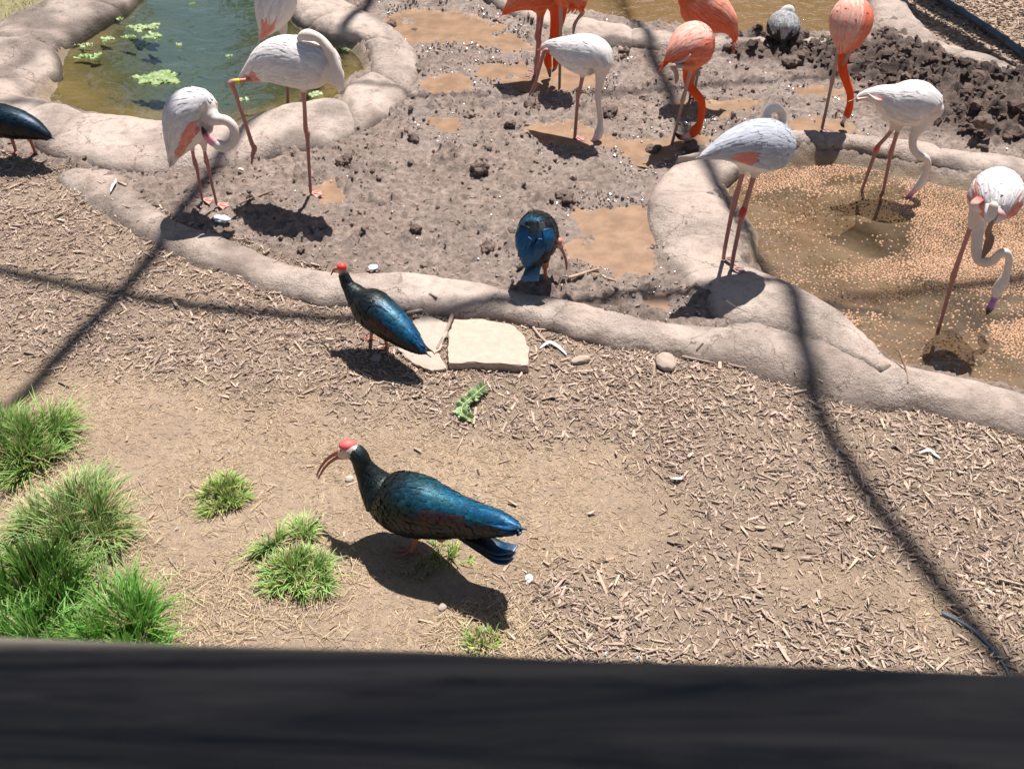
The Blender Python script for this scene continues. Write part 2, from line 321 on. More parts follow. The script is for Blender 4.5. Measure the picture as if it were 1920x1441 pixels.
# ------------------------------------------------------------------ rims of sculpted concrete stones
def rim(name, label, cuts, st, H, zA, zB, joint, capl=.12, dark=None, seed=0, gentle=None, hs=None):
    A = np.array([W(a[0], a[1], zA)[:2] for a, b in st]); B = np.array([W(b[0], b[1], zB)[:2] for a, b in st])
    ns = 14; As = smooth_poly(A, ns, False); Bs = smooth_poly(B, ns, False)
    M = (As+Bs)/2; sl_ = np.r_[0, np.cumsum(np.linalg.norm(np.diff(M, axis=0), axis=1))]; par = np.arange(len(M))/ns
    root = empty(name, (M[len(M)//2][0], M[len(M)//2][1], 0), label, 'pond rim')
    cuts = [0]+list(cuts)+[len(st)-1]
    for k in range(len(cuts)-1):
        s0 = np.interp(cuts[k], par, sl_); s1 = np.interp(cuts[k+1], par, sl_)
        if k > 0: s0 -= .025
        if k < len(cuts)-2: s1 += .025
        n = max(8, int((s1-s0)/.022)); ss = np.linspace(s0, s1, n); nt_ = 34
        t = np.linspace(-1, 1, nt_); t = np.sign(t)*np.abs(t)**.8
        a = np.stack([np.interp(ss, sl_, As[:, j]) for j in (0, 1)], 1); b = np.stack([np.interp(ss, sl_, Bs[:, j]) for j in (0, 1)], 1)
        e = np.minimum(ss-s0, s1-ss)/capl
        k_ = np.sqrt(np.clip(1-(1-np.clip(e, 0, 1))**2, 0, 1)); hf = joint+(1-joint)*k_; wf = .93+.07*k_
        if k == 0: hf = np.where(ss-s0 < s1-ss, 1, hf); wf = np.where(ss-s0 < s1-ss, 1, wf)
        if k == len(cuts)-2: hf = np.where(ss-s0 > s1-ss, 1, hf); wf = np.where(ss-s0 > s1-ss, 1, wf)
        mid = (a+b)/2; hv = (b-a)/2
        hvar = 1+.16*noise2(ss*2.3, ss*0+seed, 5+seed)
        Pxy = mid[:, None]+hv[:, None]*(t[None, :, None]*wf[:, None, None])
        gen = np.zeros(n) if gentle is None else np.interp(np.interp(ss, sl_, par), np.arange(len(gentle)), gentle)
        h0 = np.clip(1-np.abs(t)**3.4, 0, 1)**.62; h1 = np.where(t < 0, np.clip(1-np.abs(t)**2.2, 0, 1)**.85, h0); hsc = np.ones(n) if hs is None else np.interp(np.interp(ss, sl_, par), np.arange(len(hs)), hs); hh = H*hsc[:, None]*(h0[None]*(1-gen[:, None])+h1[None]*gen[:, None])
        z = hh*hf[:, None]*hvar[:, None]-.012
        P = np.concatenate([Pxy, z[..., None]], -1).reshape(-1, 3)
        q = P.copy(); q[:, 2] *= 1.3
        top = np.clip(P[:, 2]/H, 0, 1)
        P[:, 2] += (.020*fbm3(q, 3.6, 3, seed)+.006*fbm3(q, 20, 3, seed+5))*(.25+.75*top)
        o = .020*fbm3(q, 5, 3, seed+9); P[:, 0] += o*.8*(1-top*.5); P[:, 1] += o*.6*(1-top*.5)
        # skirts
        P = P.reshape(n, nt_, 3); sk0 = P[:, :1].copy(); sk0[..., 2] = -.32; sk1 = P[:, -1:].copy(); sk1[..., 2] = -.32
        P = np.concatenate([sk0, P, sk1], 1); e0 = P[:1].copy(); e0[..., 2] = -.32; e1 = P[-1:].copy(); e1[..., 2] = -.32
        P = np.concatenate([e0, P, e1], 0); r, c = P.shape[:2]; ix = np.arange(r*c).reshape(r, c)
        f = np.stack([ix[:-1, :-1], ix[1:, :-1], ix[1:, 1:], ix[:-1, 1:]], -1).reshape(-1, 4); P = P.reshape(-1, 3)
        # splashed dirt: damp mud at the foot
        g = sstep(.0, .085, P[:, 2]+.025*fbm3(P, 9, 3, 3)); tone = (.52 if gentle else .32)*(1-g)+g
        if dark is not None:
            st_ = np.clip(dark*sstep(.1, .9, fbm3(P, 2.6, 3, seed+40)+.2), 0, .65); tone = tone*(1-st_)
        col = np.stack([tone, tone*(.97+.03*g), tone*(.95+.05*g)], 1)
        MB().add(P, f, col).build('stone', ROCK, root, smooth=True)
    return root
rim('pond_rim', 'rounded boulder like concrete rim curling round the green pond', [1, 3, 5, 7, 8, 12, 15, 17, 19, 21],
    [((130, -45), (270, -22)), ((85, 8), (228, 18)), ((12, 38), (165, 55)), ((-35, 80), (112, 98)), ((-60, 125), (112, 135)), ((-60, 165), (80, 160)), ((-55, 205), (60, 190)), ((15, 245), (110, 198)),
     ((80, 292), (168, 216)), ((140, 312), (240, 224)), ((235, 333), (320, 233)), ((335, 332), (400, 240)), ((442, 316), (452, 240)), ((525, 300), (530, 208)), ((605, 286), (590, 196)),
     ((672, 258), (640, 192)), ((728, 228), (648, 166)), ((770, 184), (688, 140)), ((790, 142), (690, 106)), ((778, 96), (676, 86)), ((742, 60), (628, 72)), ((695, 32), (580, 50)), ((640, 4), (545, 25)),
     ((600, -20), (545, -2)), ((560, -50), (520, -35))], .135, .02, .02, .42, .13, dark=.5, seed=2)
rim('kerb', 'long smooth tan concrete kerb between the wood chips and the mud', [2.4, 6.2, 9.5, 16, 20],
    [((100, 344), (155, 294)), ((144, 374), (222, 300)), ((200, 412), (272, 346)), ((282, 456), (316, 392)), ((332, 488), (358, 408)), ((420, 516), (450, 437)), ((508, 550), (540, 478)), ((602, 576), (612, 494)),
     ((700, 574), (705, 493)), ((780, 590), (800, 501)), ((860, 603), (900, 517)), ((950, 606), (990, 537)), ((1030, 628), (1060, 548)), ((1108, 650), (1150, 566)), ((1205, 668), (1224, 586)), ((1296, 678), (1290, 592)),
     ((1378, 694), (1370, 590)), ((1462, 726), (1470, 566)), ((1554, 756), (1570, 582)), ((1632, 770), (1628, 612)), ((1692, 772), (1668, 655)), ((1776, 790), (1758, 682)), ((1846, 808), (1850, 700)), ((1930, 828), (1932, 722)),
     ((2080, 850), (2060, 778)), ((2300, 930), (2280, 850))], .105, 0, .085, .62, .035, dark=.2, seed=4, gentle=[1, 1, 1, 1, 1, 1, .9, .5, 0, 0, 0, 0, .3, .8]+[1]*12, hs=[.5, .55, .58, .6, .62, .65, .7, .85, 1, 1, 1, 1, .95, .88, .8, .8]+[.85]*10)
rim('pond_rim', 'broad flat cracked rim left of the feed pellet pond', [1.7, 3.7, 5.3],
    [((1268, 298), (1392, 318)), ((1228, 338), (1358, 352)), ((1207, 385), (1376, 392)), ((1213, 430), (1402, 430)), ((1230, 475), (1405, 468)), ((1262, 515), (1412, 500)), ((1300, 560), (1455, 520)), ((1334, 602), (1520, 552)), ((1440, 628), (1595, 602)), ((1560, 672), (1652, 668)), ((1640, 716), (1668, 700))],
    .115, .03, .03, .6, .03, dark=.2, seed=6)
rim('pond_rim', 'curved concrete rim along the far side of the feed pellet pond', [3.4, 6.5],
    [((1262, 330), (1280, 300)), ((1365, 330), (1370, 275)), ((1440, 314), (1440, 254)), ((1510, 302), (1510, 242)), ((1590, 300), (1590, 247)), ((1660, 314), (1660, 255)), ((1730, 330), (1730, 264)), ((1790, 338), (1790, 277)),
     ((1860, 357), (1860, 278)), ((1935, 377), (1935, 295)), ((2060, 405), (2060, 325)), ((2250, 470), (2250, 380))], .12, -.03, .08, .5, .1, dark=.45, seed=8)
rim('pond_rim', 'muddy concrete rim in front of the brown pond at the top, under the grey duck', [2.5, 4.5, 6.4, 8],
    [((870, -15), (930, -30)), ((935, 22), (975, -5)), ((1005, 50), (1035, 8)), ((1080, 76), (1090, 24)), ((1150, 94), (1150, 40)), ((1220, 97), (1220, 54)), ((1300, 102), (1300, 52)), ((1380, 102), (1390, 76)), ((1450, 98), (1450, 62)),
     ((1520, 102), (1530, 66)), ((1580, 102), (1600, 60)), ((1640, 90), (1640, 40))], .12, .03, .08, .45, .12, dark=.8, seed=10)
rim('pond_rim', 'narrow pale rim running down right from the brown pond beside the black pipe', [2.6, 4.2],
    [((1610, -60), (1690, -70)), ((1618, -10), (1700, -20)), ((1632, 50), (1722, 30)), ((1668, 92), (1762, 68)), ((1760, 112), (1812, 90)), ((1838, 136), (1862, 108)), ((1902, 156), (1905, 130)), ((1965, 178), (1968, 148)), ((2080, 212), (2080, 176))],
    .10, .02, .05, .55, .1, dark=.35, seed=12)
# ------------------------------------------------------------------ lofts
def cat_s(P, n):
    return smooth_poly(np.asarray(P, float), n, False)
def frames(C, up=(0, 0, 1)):
    T = np.gradient(C, axis=0); T /= np.linalg.norm(T, axis=1, keepdims=True)+1e-12
    U = np.array(up, float); U -= T[0]*(U@T[0]); 
    if np.linalg.norm(U) < .05: U = np.array([0, 1., 0]); U -= T[0]*(U@T[0])
    U /= np.linalg.norm(U); Us = [U]
    for i in range(1, len(C)):
        U = Us[-1]-T[i]*(Us[-1]@T[i]); U /= np.linalg.norm(U)+1e-12; Us.append(U)
    Us = np.array(Us); return T, Us, np.cross(T, Us)
class Loft:
    def __init__(s, P, R, n=6, lat=1., up=(0, 0, 1), latv=None):
        s.C = cat_s(P, n); s.r = np.maximum(cat_s(np.asarray(R, float)[:, None], n)[:, 0], .0008); s.n = n
        s.T, s.U, s.L = frames(s.C, up); s.a = s.r*lat; s.b = s.r
    def mesh(s, seg=16, caps=True):
        C, a, b, U, L, T = s.C, s.a, s.b, s.U, s.L, s.T
        if caps:
            ks = np.array([.995, .87, .5]); 
            def cap(i, sg):
                o = [(C[i]+sg*T[i]*min(a[i], b[i])*k, a[i]*math.sqrt(1-k*k), b[i]*math.sqrt(1-k*k), U[i], L[i]) for k in ks]; return o
            h = cap(0, -1); t = cap(-1, 1)[::-1]
            C = np.vstack([[q[0] for q in h], C, [q[0] for q in t]]); a = np.r_[[q[1] for q in h], a, [q[1] for q in t]]; b = np.r_[[q[2] for q in h], b, [q[2] for q in t]]
            U = np.vstack([[q[3] for q in h], U, [q[3] for q in t]]); L = np.vstack([[q[4] for q in h], L, [q[4] for q in t]])
        ph = np.linspace(0, 2*np.pi, seg, endpoint=False)
        V = C[:, None]+a[:, None, None]*np.sin(ph)[None, :, None]*L[:, None]+b[:, None, None]*np.cos(ph)[None, :, None]*U[:, None]
        n = len(C); ix = np.arange(n*seg).reshape(n, seg); f = np.stack([ix[:-1], np.roll(ix[:-1], -1, 1), np.roll(ix[1:], -1, 1), ix[1:]], -1).reshape(-1, 4)
        v = V.reshape(-1, 3); e = np.vstack([v, C[0], C[-1]]); k = n*seg
        tr = [[ix[0, (j+1) % seg], ix[0, j], k] for j in range(seg)]+[[ix[-1, j], ix[-1, (j+1) % seg], k+1] for j in range(seg)]
        s.rows = n; s.pad = 3 if caps else 0
        return e, f, np.array(tr)
    def put(s, mb, col, seg=12, m=0, caps=True):
        v, f, t = s.mesh(seg, caps); c = np.asarray(col, float)
        if c.ndim == 2:
            u = np.clip(np.arange(s.rows)-s.pad, 0, len(s.C)-1)/(len(s.C)-1)*(len(c)-1); cc = np.stack([np.interp(u, np.arange(len(c)), c[:, j]) for j in range(3)], 1)
            c = np.vstack([np.repeat(cc, seg, 0), cc[0], cc[-1]])
        mb.add(v, f, c, m); mb.f.append(t+(mb.n-len(v))); mb.m.append(np.full(len(t), m)); return s
    def S(s, u, phi, off):                   # point over the surface; u in samples
        u = np.clip(u, 0, len(s.C)-1.001); i = u.astype(int); w = (u-i)[..., None]
        g = lambda A: A[i]*(1-w)+A[i+1]*w
        C, U, L = g(s.C), g(s.U), g(s.L); a = g(s.a[:, None]); b = g(s.b[:, None]); sp, cp = np.sin(phi)[..., None], np.cos(phi)[..., None]
        nrm = sp/a*L+cp/b*U; nrm /= np.linalg.norm(nrm, axis=-1, keepdims=True)
        return C+a*sp*L+b*cp*U+nrm*off[..., None]
def tube(mb, pts, rad, col, seg=8, n=6, m=0, lat=1., up=(0, 0, 1)):
    r = [rad]*len(pts) if np.isscalar(rad) else rad
    return Loft(np.array(pts), r, n, lat, up).put(mb, col, seg, m)
# ------------------------------------------------------------------ feathers laid over a body
FW = np.array([.45, .85, 1., .92, .55]); FP = np.array([.6, .9, .85, .55, .12])
def feathers(mb, L, u0, u1, step, flen, fw, phimax, colf, pointed=.5, lift=.0042, jit=.25, base=.002, phimin=0, jc=.13):
    """shingled feathers; u runs tail(0) -> chest; lengths in metres."""
    arc = np.r_[0, np.cumsum(np.linalg.norm(np.diff(L.C, axis=0), axis=1))]; nS = len(L.C)
    sa, sb = np.interp([u0*(nS-1), u1*(nS-1)], np.arange(nS), arc); rows = max(2, int((sb-sa)/step)); tot = arc[-1]
    for k in range(rows+1):
        s = sa+(sb-sa)*k/rows; u = np.interp(s, arc, np.arange(nS)); r = np.interp(u, np.arange(nS), L.r)
        fl = flen(s/tot) if callable(flen) else flen; wd = fw(s/tot) if callable(fw) else fw
        nph = max(2, int(2*phimax*r/(wd*.78)))
        for j in range(nph+1):
            phi = -phimax+2*phimax*(j+(.5 if k % 2 else 0))/nph
            if abs(phi) < phimin: continue
            s_ = s+random.uniform(-jit, jit)*step; phi += random.uniform(-jit, jit)*wd/r*.5
            l_ = fl*random.uniform(.85, 1.15); prof = FP if random.random() < pointed else FW
            tt = np.linspace(0, 1, 5); ua = np.interp(s_-tt*l_, arc, np.arange(nS)); dp = prof*wd*.5/max(r, .012)
            dp = np.minimum(dp, .9); tw = random.uniform(-.08, .08)
            uu = np.repeat(ua[:, None], 3, 1); pp = phi+np.stack([-dp, 0*dp, dp], 1)+tw*tt[:, None]
            of = base+lift*(tt[:, None]*.9+.25*k % .3)+np.array([[0, .0022, 0]])*(1-tt[:, None]*.3)+random.uniform(0, .0015)
            P = L.S(uu, pp, of); P = P.reshape(-1, 3)
            for q_ in range(5):
                over = tt[q_]*l_-s_
                if over > 0: P[q_*3:q_*3+3] = L.C[0]+(P[q_*3:q_*3+3]-L.C[0])*max(.12, 1-over/.045)-L.T[0]*over*.5
            c = np.array([colf(s_/tot, phi, t) for t in tt for _ in (0, 1, 2)]); c *= random.uniform(1-jc, 1+jc*.8)
            ix = np.arange(15).reshape(5, 3); f = np.stack([ix[:-1, :-1], ix[:-1, 1:], ix[1:, 1:], ix[1:, :-1]], -1).reshape(-1, 4)
            mb.add(P, f, c)
def remesh_union(lofts, vox, colours, smooth_it=6):
    mb = MB(); samples = []
    for L, c in zip(lofts, colours):
        v, f, t = L.mesh(18); mb.add(v, f, (1, 1, 1)); mb.f.append(t+(mb.n-len(v))); mb.m.append(np.zeros(len(t)))
        c = np.asarray(c, float)
        if c.ndim == 1: c = np.vstack([c, c])
        u = np.clip(np.arange(L.rows)-3, 0, len(L.C)-1)/(len(L.C)-1)*(len(c)-1); cc = np.stack([np.interp(u, np.arange(len(c)), c[:, j]) for j in range(3)], 1)
        samples.append((v, np.vstack([np.repeat(cc, 18, 0), cc[0], cc[-1]])))
    o = mb.build('tmp', ROCK, loc=(0, 0, 0)); md = o.modifiers.new('r', 'REMESH'); md.mode = 'VOXEL'; md.voxel_size = vox; md.adaptivity = 0
    ms = o.modifiers.new('s', 'SMOOTH'); ms.iterations = smooth_it; ms.factor = .5
    dg = bpy.context.evaluated_depsgraph_get(); me = o.evaluated_get(dg).to_mesh()
    n = len(me.vertices); v = np.empty(n*3, np.float32); me.vertices.foreach_get('co', v); v = v.reshape(-1, 3).astype(float)
    nl = len(me.loops); li = np.empty(nl, np.int32); me.loops.foreach_get('vertex_index', li); ls = np.empty(len(me.polygons), np.int32); me.polygons.foreach_get('loop_total', ls)
    quad = np.all(ls == 4); f = li.reshape(-1, 4) if quad else None
    if not quad:
        me.calc_loop_triangles(); f = np.array([t.vertices for t in me.loop_triangles])
    old = o.data; bpy.data.objects.remove(o); bpy.data.meshes.remove(old)
    sv = np.vstack([a for a, b in samples]); sc = np.vstack([b for a, b in samples]); kd = KDTree(len(sv))
    for i, p in enumerate(sv): kd.insert(p, i)
    kd.balance(); ci = []
    for p in v:
        q = kd.find_n(p, 4); w = np.array([1/(a[2]+.004) for a in q]); ci.append((sc[[a[1] for a in q]]*w[:, None]).sum(0)/w.sum())
    return v, f, np.array(ci)
def web_foot(mb, P, head, size, col, web=True, hind=False, spread=34):
    P = np.array(P); h = math.radians(head); tips = []
    for a in (-spread, 0, spread):
        d = np.array([math.cos(h+math.radians(a)), math.sin(h+math.radians(a)), 0]); L = size*(1 if a == 0 else .88)
        p1 = P+d*L*.5+np.array([0, 0, .006]); p2 = P+d*L+np.array([0, 0, .001]); tips.append(p2)
        tube(mb, [P+np.array([0, 0, .010]), p1, p2], [size*.075, size*.06, size*.028], col, 6, 3)
        tube(mb, [p2, p2+d*size*.09], [size*.026, size*.005], np.array(col)*.3, 5, 2)
    if hind:
        d = np.array([math.cos(h+math.pi), math.sin(h+math.pi), 0]); tube(mb, [P+np.array([0, 0, .008]), P+d*size*.5+np.array([0, 0, .002])], [size*.06, size*.025], col, 6, 3)
    if web:
        for i in (0, 1):
            m = (tips[i]+tips[i+1])/2*.86+P*.14; v = np.array([P, tips[i], m, tips[i+1]]); v2 = v+np.array([0, 0, .004]); v[:, 2] += .001
            mb.add(np.vstack([v, v2]), [[0, 3, 2, 1], [4, 5, 6, 7], [1, 2, 6, 5], [2, 3, 7, 6]], np.array(col)*1.15)
def ball(mb, c, r, col, seg=12, sc=(1, 1, 1)):
    th = np.linspace(0, np.pi, seg//2+1)[1:-1]; ph = np.linspace(0, 2*np.pi, seg, endpoint=False)
    v = [[0, 0, 1]]+[[math.sin(t)*math.cos(p), math.sin(t)*math.sin(p), math.cos(t)] for t in th for p in ph]+[[0, 0, -1]]
    v = np.array(v)*r*np.array(sc)+np.array(c); n = len(th); f = []
    for i in range(n-1):
        for j in range(seg): f.append([1+i*seg+j, 1+(i+1)*seg+j, 1+(i+1)*seg+(j+1) % seg, 1+i*seg+(j+1) % seg])
    mb.add(v, f, col); t = [[0, 1+j, 1+(j+1) % seg] for j in range(seg)]+[[len(v)-1, 1+(n-1)*seg+(j+1) % seg, 1+(n-1)*seg+j] for j in range(seg)]
    mb.f.append(np.array(t)+mb.n-len(v)); mb.m.append(np.zeros(len(t)))
# ------------------------------------------------------------------ bird builder
WHITE = np.array([.86, .82, .795]); CREAM = np.array([.76, .66, .58]); CORAL = np.array([.80, .15, .08]); PINKW = np.array([.78, .58, .53])
ORANGE = np.array([.80, .095, .018]); SALMON = np.array([.82, .235, .115]); PEACH = np.array([.90, .56, .46]); BLACK = np.array([.012, .012, .013])
LEGP = np.array([.42, .19, .155]); LEGG = np.array([.36, .24, .20])
def lerp(a, b, t): return np.asarray(a)*(1-t)+np.asarray(b)*t
def bird(name, label, cat, group, foot, fz, body, neck, bill, legs, P, lat=.92, vox=.0075, up=(0, 0, 1)):
    F0 = W(foot[0], foot[1], fz); Y0 = F0[1]
    def pt(q): return WY(q[0], q[1], Y0+q[2])
    def pts(L): 
        p = np.array([pt(q) for q in L]); return p, np.array([q[3]/scl(a) for q, a in zip(L, p)])
    root = empty(name, F0, label, cat, group)
    bp, br = pts(body); LB = Loft(bp, br, 7, lat, up)
    lofts = [LB]; cols = [P['bodyc']]
    if neck: np_, nr = pts(neck); LN = Loft(np_, nr, 6); lofts.append(LN); cols.append(P['neckc'])
    thighs = []
    for lg in legs:
        p, r = pts(lg['p']); thighs.append((p, r))
        if lg.get('thigh', 1):
            q0, q1 = p[0], p[1]; tl = lg.get('tl', .10); d = (q1-q0)/np.linalg.norm(q1-q0); tr = lg.get('tr', .03)
            lofts.append(Loft([q0-d*.05, q0, q0+d*tl*.5, q0+d*tl], [tr*1.2, tr, tr*.55, .009], 4)); cols.append(P.get('thighc', P['bodyc'][len(P['bodyc'])//2]))
    v, f, c = remesh_union(lofts, vox, cols); mb = MB(); mb.add(v, f, c)
    lm = MB()
    for lg, (p, r) in zip(legs, thighs):
        if lg.get('foot') is not None:
            fp = W(lg['foot'][0], lg['foot'][1], lg['foot'][2]); p = np.vstack([p, fp+np.array([0, 0, .008])]); r = np.r_[r, r[-1]]
        Lr = Loft(p, r, 6); lc = lg.get('col', P['legc']); Lr.put(lm, lc, 9, 1)
        if lg.get('foot') is not None and lg.get('head') is not None: web_foot(lm, fp, lg['head'], P['footsize'], lg.get('footc', P['footc']), P.get('web', True), P.get('hind', False))
        if 'band' in lg:
            k, bc = lg['band']; bb = MB(); i = int(k*(len(Lr.C)-1)); i = min(i, len(Lr.C)-3)
            tube(bb, [Lr.C[i], Lr.C[i]+Lr.T[i]*.012, Lr.C[i]+Lr.T[i]*.028], [Lr.r[i]+.0015]*3, bc, 12, 3); bb.build('leg_band', SKIN, root, smooth=True)
    for ff, mm, vv, cc in zip([0], [0], [0], [0]): pass
    off = mb.n
    for vv, cc in zip(lm.v, lm.c): mb.v.append(vv); mb.c.append(cc); mb.n += len(vv)
    for ff in lm.f: mb.f.append(ff+off); mb.m.append(np.full(len(ff), 1))
    bo = mb.build('body', [P['mat'], SKIN], root, smooth=True)
    fm = MB(); fk = P['feather']
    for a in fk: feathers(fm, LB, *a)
    if P.get('neckf'): feathers(fm, LN, .0, P['neckf'], .0085, .026, .011, 3.1, lambda u, ph, t: (IB*1.2+np.array([.0, .012, .012])*(random.random() < .35))*(1.3 if t < .7 else .5), .2, .003, .3, .0005, 0, .3)
    wing = fm.build('wing', P['mat'], root, smooth=True)
    if bill:
        for parts in (bill if isinstance(bill[0][0], tuple) else [bill]):
            b_, r_ = pts([q[:4] for q in parts]); bm = MB(); Loft(b_, r_, 5, .8).put(bm, np.array([q[4] for q in parts]), 10); bm.build('bill', SKIN, root, smooth=True)
    for e in P.get('eyes', []):
        em = MB(); q = pt(e); ball(em, q, e[3]/scl(q), (.02, .015, .01)); ro = em.build('eye', EYE, root, smooth=True)
        if len(e) > 4:
            em = MB(); q2 = q+_F*.002; ball(em, q2, e[3]*1.5/scl(q), e[4]); em.build('eye_ring', SKIN, root, smooth=True)
    for pl in P.get('plumes', []):
        q, r = pts(pl['p']); pm = MB(); Loft(q, r, 5, 1, pl.get('up', (0, 0, 1))).mesh
        L = Loft(q, r, 5, 1., pl.get('up', (0, 0, 1))); L.a = L.r; L.b = L.r*.16+.0008; L.put(pm, np.array(pl['c']), 10); pm.build(pl.get('n', 'feather'), P['mat'], root if 'n' in pl else wing, smooth=True)
    return root, LB, pt
def leg(p, foot=None, head=None, **k): return dict(p=p, foot=foot, head=head, **k)
def greater(patch=(.12, .5, 1.15, 2.2), grey=0, pink=.25, extra=()):
    base = lerp(WHITE, [.52, .55, .61], grey)
    def cf(u, ph, t):
        c = base*(.84+.18*t)*(1-.05*abs(math.sin(ph*9+u*31)))  # dark root to bright tip: relief shading painted into each feather
        c = lerp(c, PINKW, pink*max(0, 1-u*2.2)*(.5+.5*t))
        if patch[0] < u < patch[1] and patch[2] < abs(ph) < patch[3]: c = lerp(CORAL, c, .15+.3*random.random())
        return c
    return dict(mat=FEATHER_W, bodyc=[lerp(WHITE, PINKW, .6), lerp(WHITE, PINKW, .25), WHITE, WHITE*.98, WHITE*.98, CREAM], neckc=[WHITE*.97, CREAM, CREAM, lerp(CREAM, WHITE, .5)], legc=[LEGP*1.1, LEGP, LEGP*.9, LEGP*.75], thighc=CREAM,
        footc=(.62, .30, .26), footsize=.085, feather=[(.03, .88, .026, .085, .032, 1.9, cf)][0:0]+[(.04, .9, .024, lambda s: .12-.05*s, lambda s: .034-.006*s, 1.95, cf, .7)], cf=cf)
def american(pale=.5):
    def cf(u, ph, t):
        k = pale*(.35+.65*min(1, u*1.6))*(1 if abs(ph) < 1.3 else .45)
        c = lerp(SALMON, PEACH, k+.2*math.sin(ph*7+u*40))*(.82+.2*t)  # same painted root-to-tip shading, for a layered look
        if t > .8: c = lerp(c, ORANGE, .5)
        if abs(ph) > 1.1: c = lerp(c, ORANGE, .45)
        if u < .28: c = lerp(ORANGE*1.1, c, u/.4)
        return c
    return dict(mat=FEATHER_W, bodyc=[ORANGE, SALMON, SALMON, SALMON, lerp(SALMON, ORANGE, .5)], neckc=[lerp(SALMON, ORANGE, .6), ORANGE, ORANGE, ORANGE*.95], legc=[LEGG*1.2, LEGG, LEGG*.9, LEGG*.7], thighc=SALMON,
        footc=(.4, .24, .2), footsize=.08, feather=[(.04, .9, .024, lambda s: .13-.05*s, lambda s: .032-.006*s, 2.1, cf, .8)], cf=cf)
def fixf(P):
    P['feather'] = [tuple(a[:7])+((a[7],) if len(a) > 7 else (.5,)) for a in P['feather']]; return P
PW = [.82, .70, .67]; BK = list(BLACK); PK = [.68, .28, .36]; PKL = [.72, .42, .46]
# -- greater flamingo preening at the kerb
P = greater((.36, .92, 1.62, 2.3), .25, .25)
P['plumes'] = [dict(p=[(333, 262, -.02, 7), (322, 288, -.02, 7), (319, 313, -.02, 2)], c=[WHITE, PINKW, CORAL]), dict(p=[(345, 268, 0, 7), (333, 290, -.01, 7), (325, 305, -.01, 2)], c=[WHITE, CORAL, PINKW])]
bird('flamingo', 'white flamingo preening its belly, standing between kerb and green pond', 'flamingo', 'flamingos in the enclosure', (408, 386), .05,
     [(321, 306, 0, 4), (327, 290, 0, 12), (335, 268, 0, 25), (346, 240, 0, 40), (358, 218, 0, 47), (372, 206, 0, 42), (386, 208, 0, 30), (394, 216, -.02, 18)],
     [(386, 214, -.01, 20), (398, 221, -.03, 15), (410, 224, -.05, 11), (424, 226, -.07, 9.5), (436, 236, -.08, 9), (440, 252, -.09, 9), (434, 268, -.10, 9.5), (420, 275, -.11, 11), (408, 271, -.12, 10), (400, 266, -.125, 7)],
     [(404, 269, -.125, 8.5, PKL), (396, 265, -.13, 8, PK), (388, 257, -.135, 7, PK), (383, 247, -.14, 5.5, BK), (379, 238, -.14, 2, BK)],
     [leg([(359, 262, .03, 4.5), (362, 290, .03, 3.2), (366, 306, .03, 4.6), (369, 315, .03, 3.6), (374, 345, .02, 2.6)], (380, 376, .05), -8, tr=.03), leg([(381, 262, 0, 4.5), (384, 285, 0, 3.2), (387, 302, 0, 4.8), (390, 312, 0, 3.6), (398, 348, 0, 2.7)], (407, 385, .05), -12, tr=.03)], dict(P, footc=(.68, .3, .26)))
# -- greater flamingo resting with head over its back
P = greater((.1, .36, 1.35, 2.2), 0, .35); P['eyes'] = [(566, 70, -.09, 1.6)]
P['plumes'] = [dict(p=[(500, 140, .06, 9), (474, 143, .1, 8), (452, 147, .12, 3)], c=[WHITE, PINKW, lerp(PINKW, CORAL, .5)]), dict(p=[(490, 128, .05, 9), (468, 137, .1, 6), (450, 144, .13, 2)], c=[PINKW, CORAL, PINKW])]
bird('flamingo', 'white flamingo asleep on one leg, yellow leg band on the other', 'flamingo', 'flamingos in the enclosure', (583, 364), .05,
     [(452, 146, .12, 3), (462, 141, .11, 10), (480, 133, .09, 22), (507, 120, .06, 37), (537, 116, .02, 46), (568, 120, -.02, 47), (600, 123, -.06, 42), (617, 132, -.09, 33), (628, 142, -.11, 20)],
     [(640, 166, -.14, 6), (634, 152, -.14, 12), (630, 132, -.14, 12), (624, 110, -.13, 10), (616, 92, -.12, 9.5), (604, 77, -.1, 9), (592, 69, -.09, 9.5), (578, 66, -.08, 11.5), (567, 68, -.07, 9), (560, 74, -.06, 5)],
     None, [leg([(568, 160, 0, 5), (571, 200, 0, 3.8), (573, 240, 0, 4.5), (576, 250, 0, 5.4), (577, 266, 0, 3.8), (580, 320, 0, 3)], (583, 363, .05), -15, tr=.035, tl=.06),
            leg([(480, 148, .06, 5), (455, 151, .02, 4), (433, 156, 0, 6.5), (440, 172, -.01, 4.6), (458, 225, -.02, 3.6), (472, 268, -.02, 4.2), (477, 278, -.02, 5.2), (474, 290, -.02, 3.6), (472, 306, -.02, 2)], tr=.02, tl=.05, band=(.17, (.60, .46, .04)))], P)
# -- greater flamingo cut by the top edge
P = greater((.1, .45, 1.1, 2.3), 0, .55)
bird('flamingo', 'white flamingo standing in the green pond, cut by the top edge', 'flamingo', 'flamingos in the enclosure', (540, 203), -.07,
     [(490, 70, -.02, 4), (496, 60, -.02, 11), (504, 42, 0, 24), (513, 18, .02, 35), (520, -8, .05, 38), (526, -32, .08, 30), (530, -48, .1, 18)],
     [(528, -40, .08, 18), (534, -62, .12, 11), (540, -85, .14, 8), (542, -110, .12, 8), (534, -128, .08, 8), (522, -130, .04, 10), (514, -124, .02, 7)], [(518, -127, .03, 8, PKL), (508, -118, 0, 7, PK), (502, -106, 0, 2, BK)],
     [leg([(531, 58, .02, 5), (534, 100, .01, 3.2), (537, 126, .01, 4.5), (539, 140, .0, 3)], (540, 203, -.07), -60, tr=.03)], P)
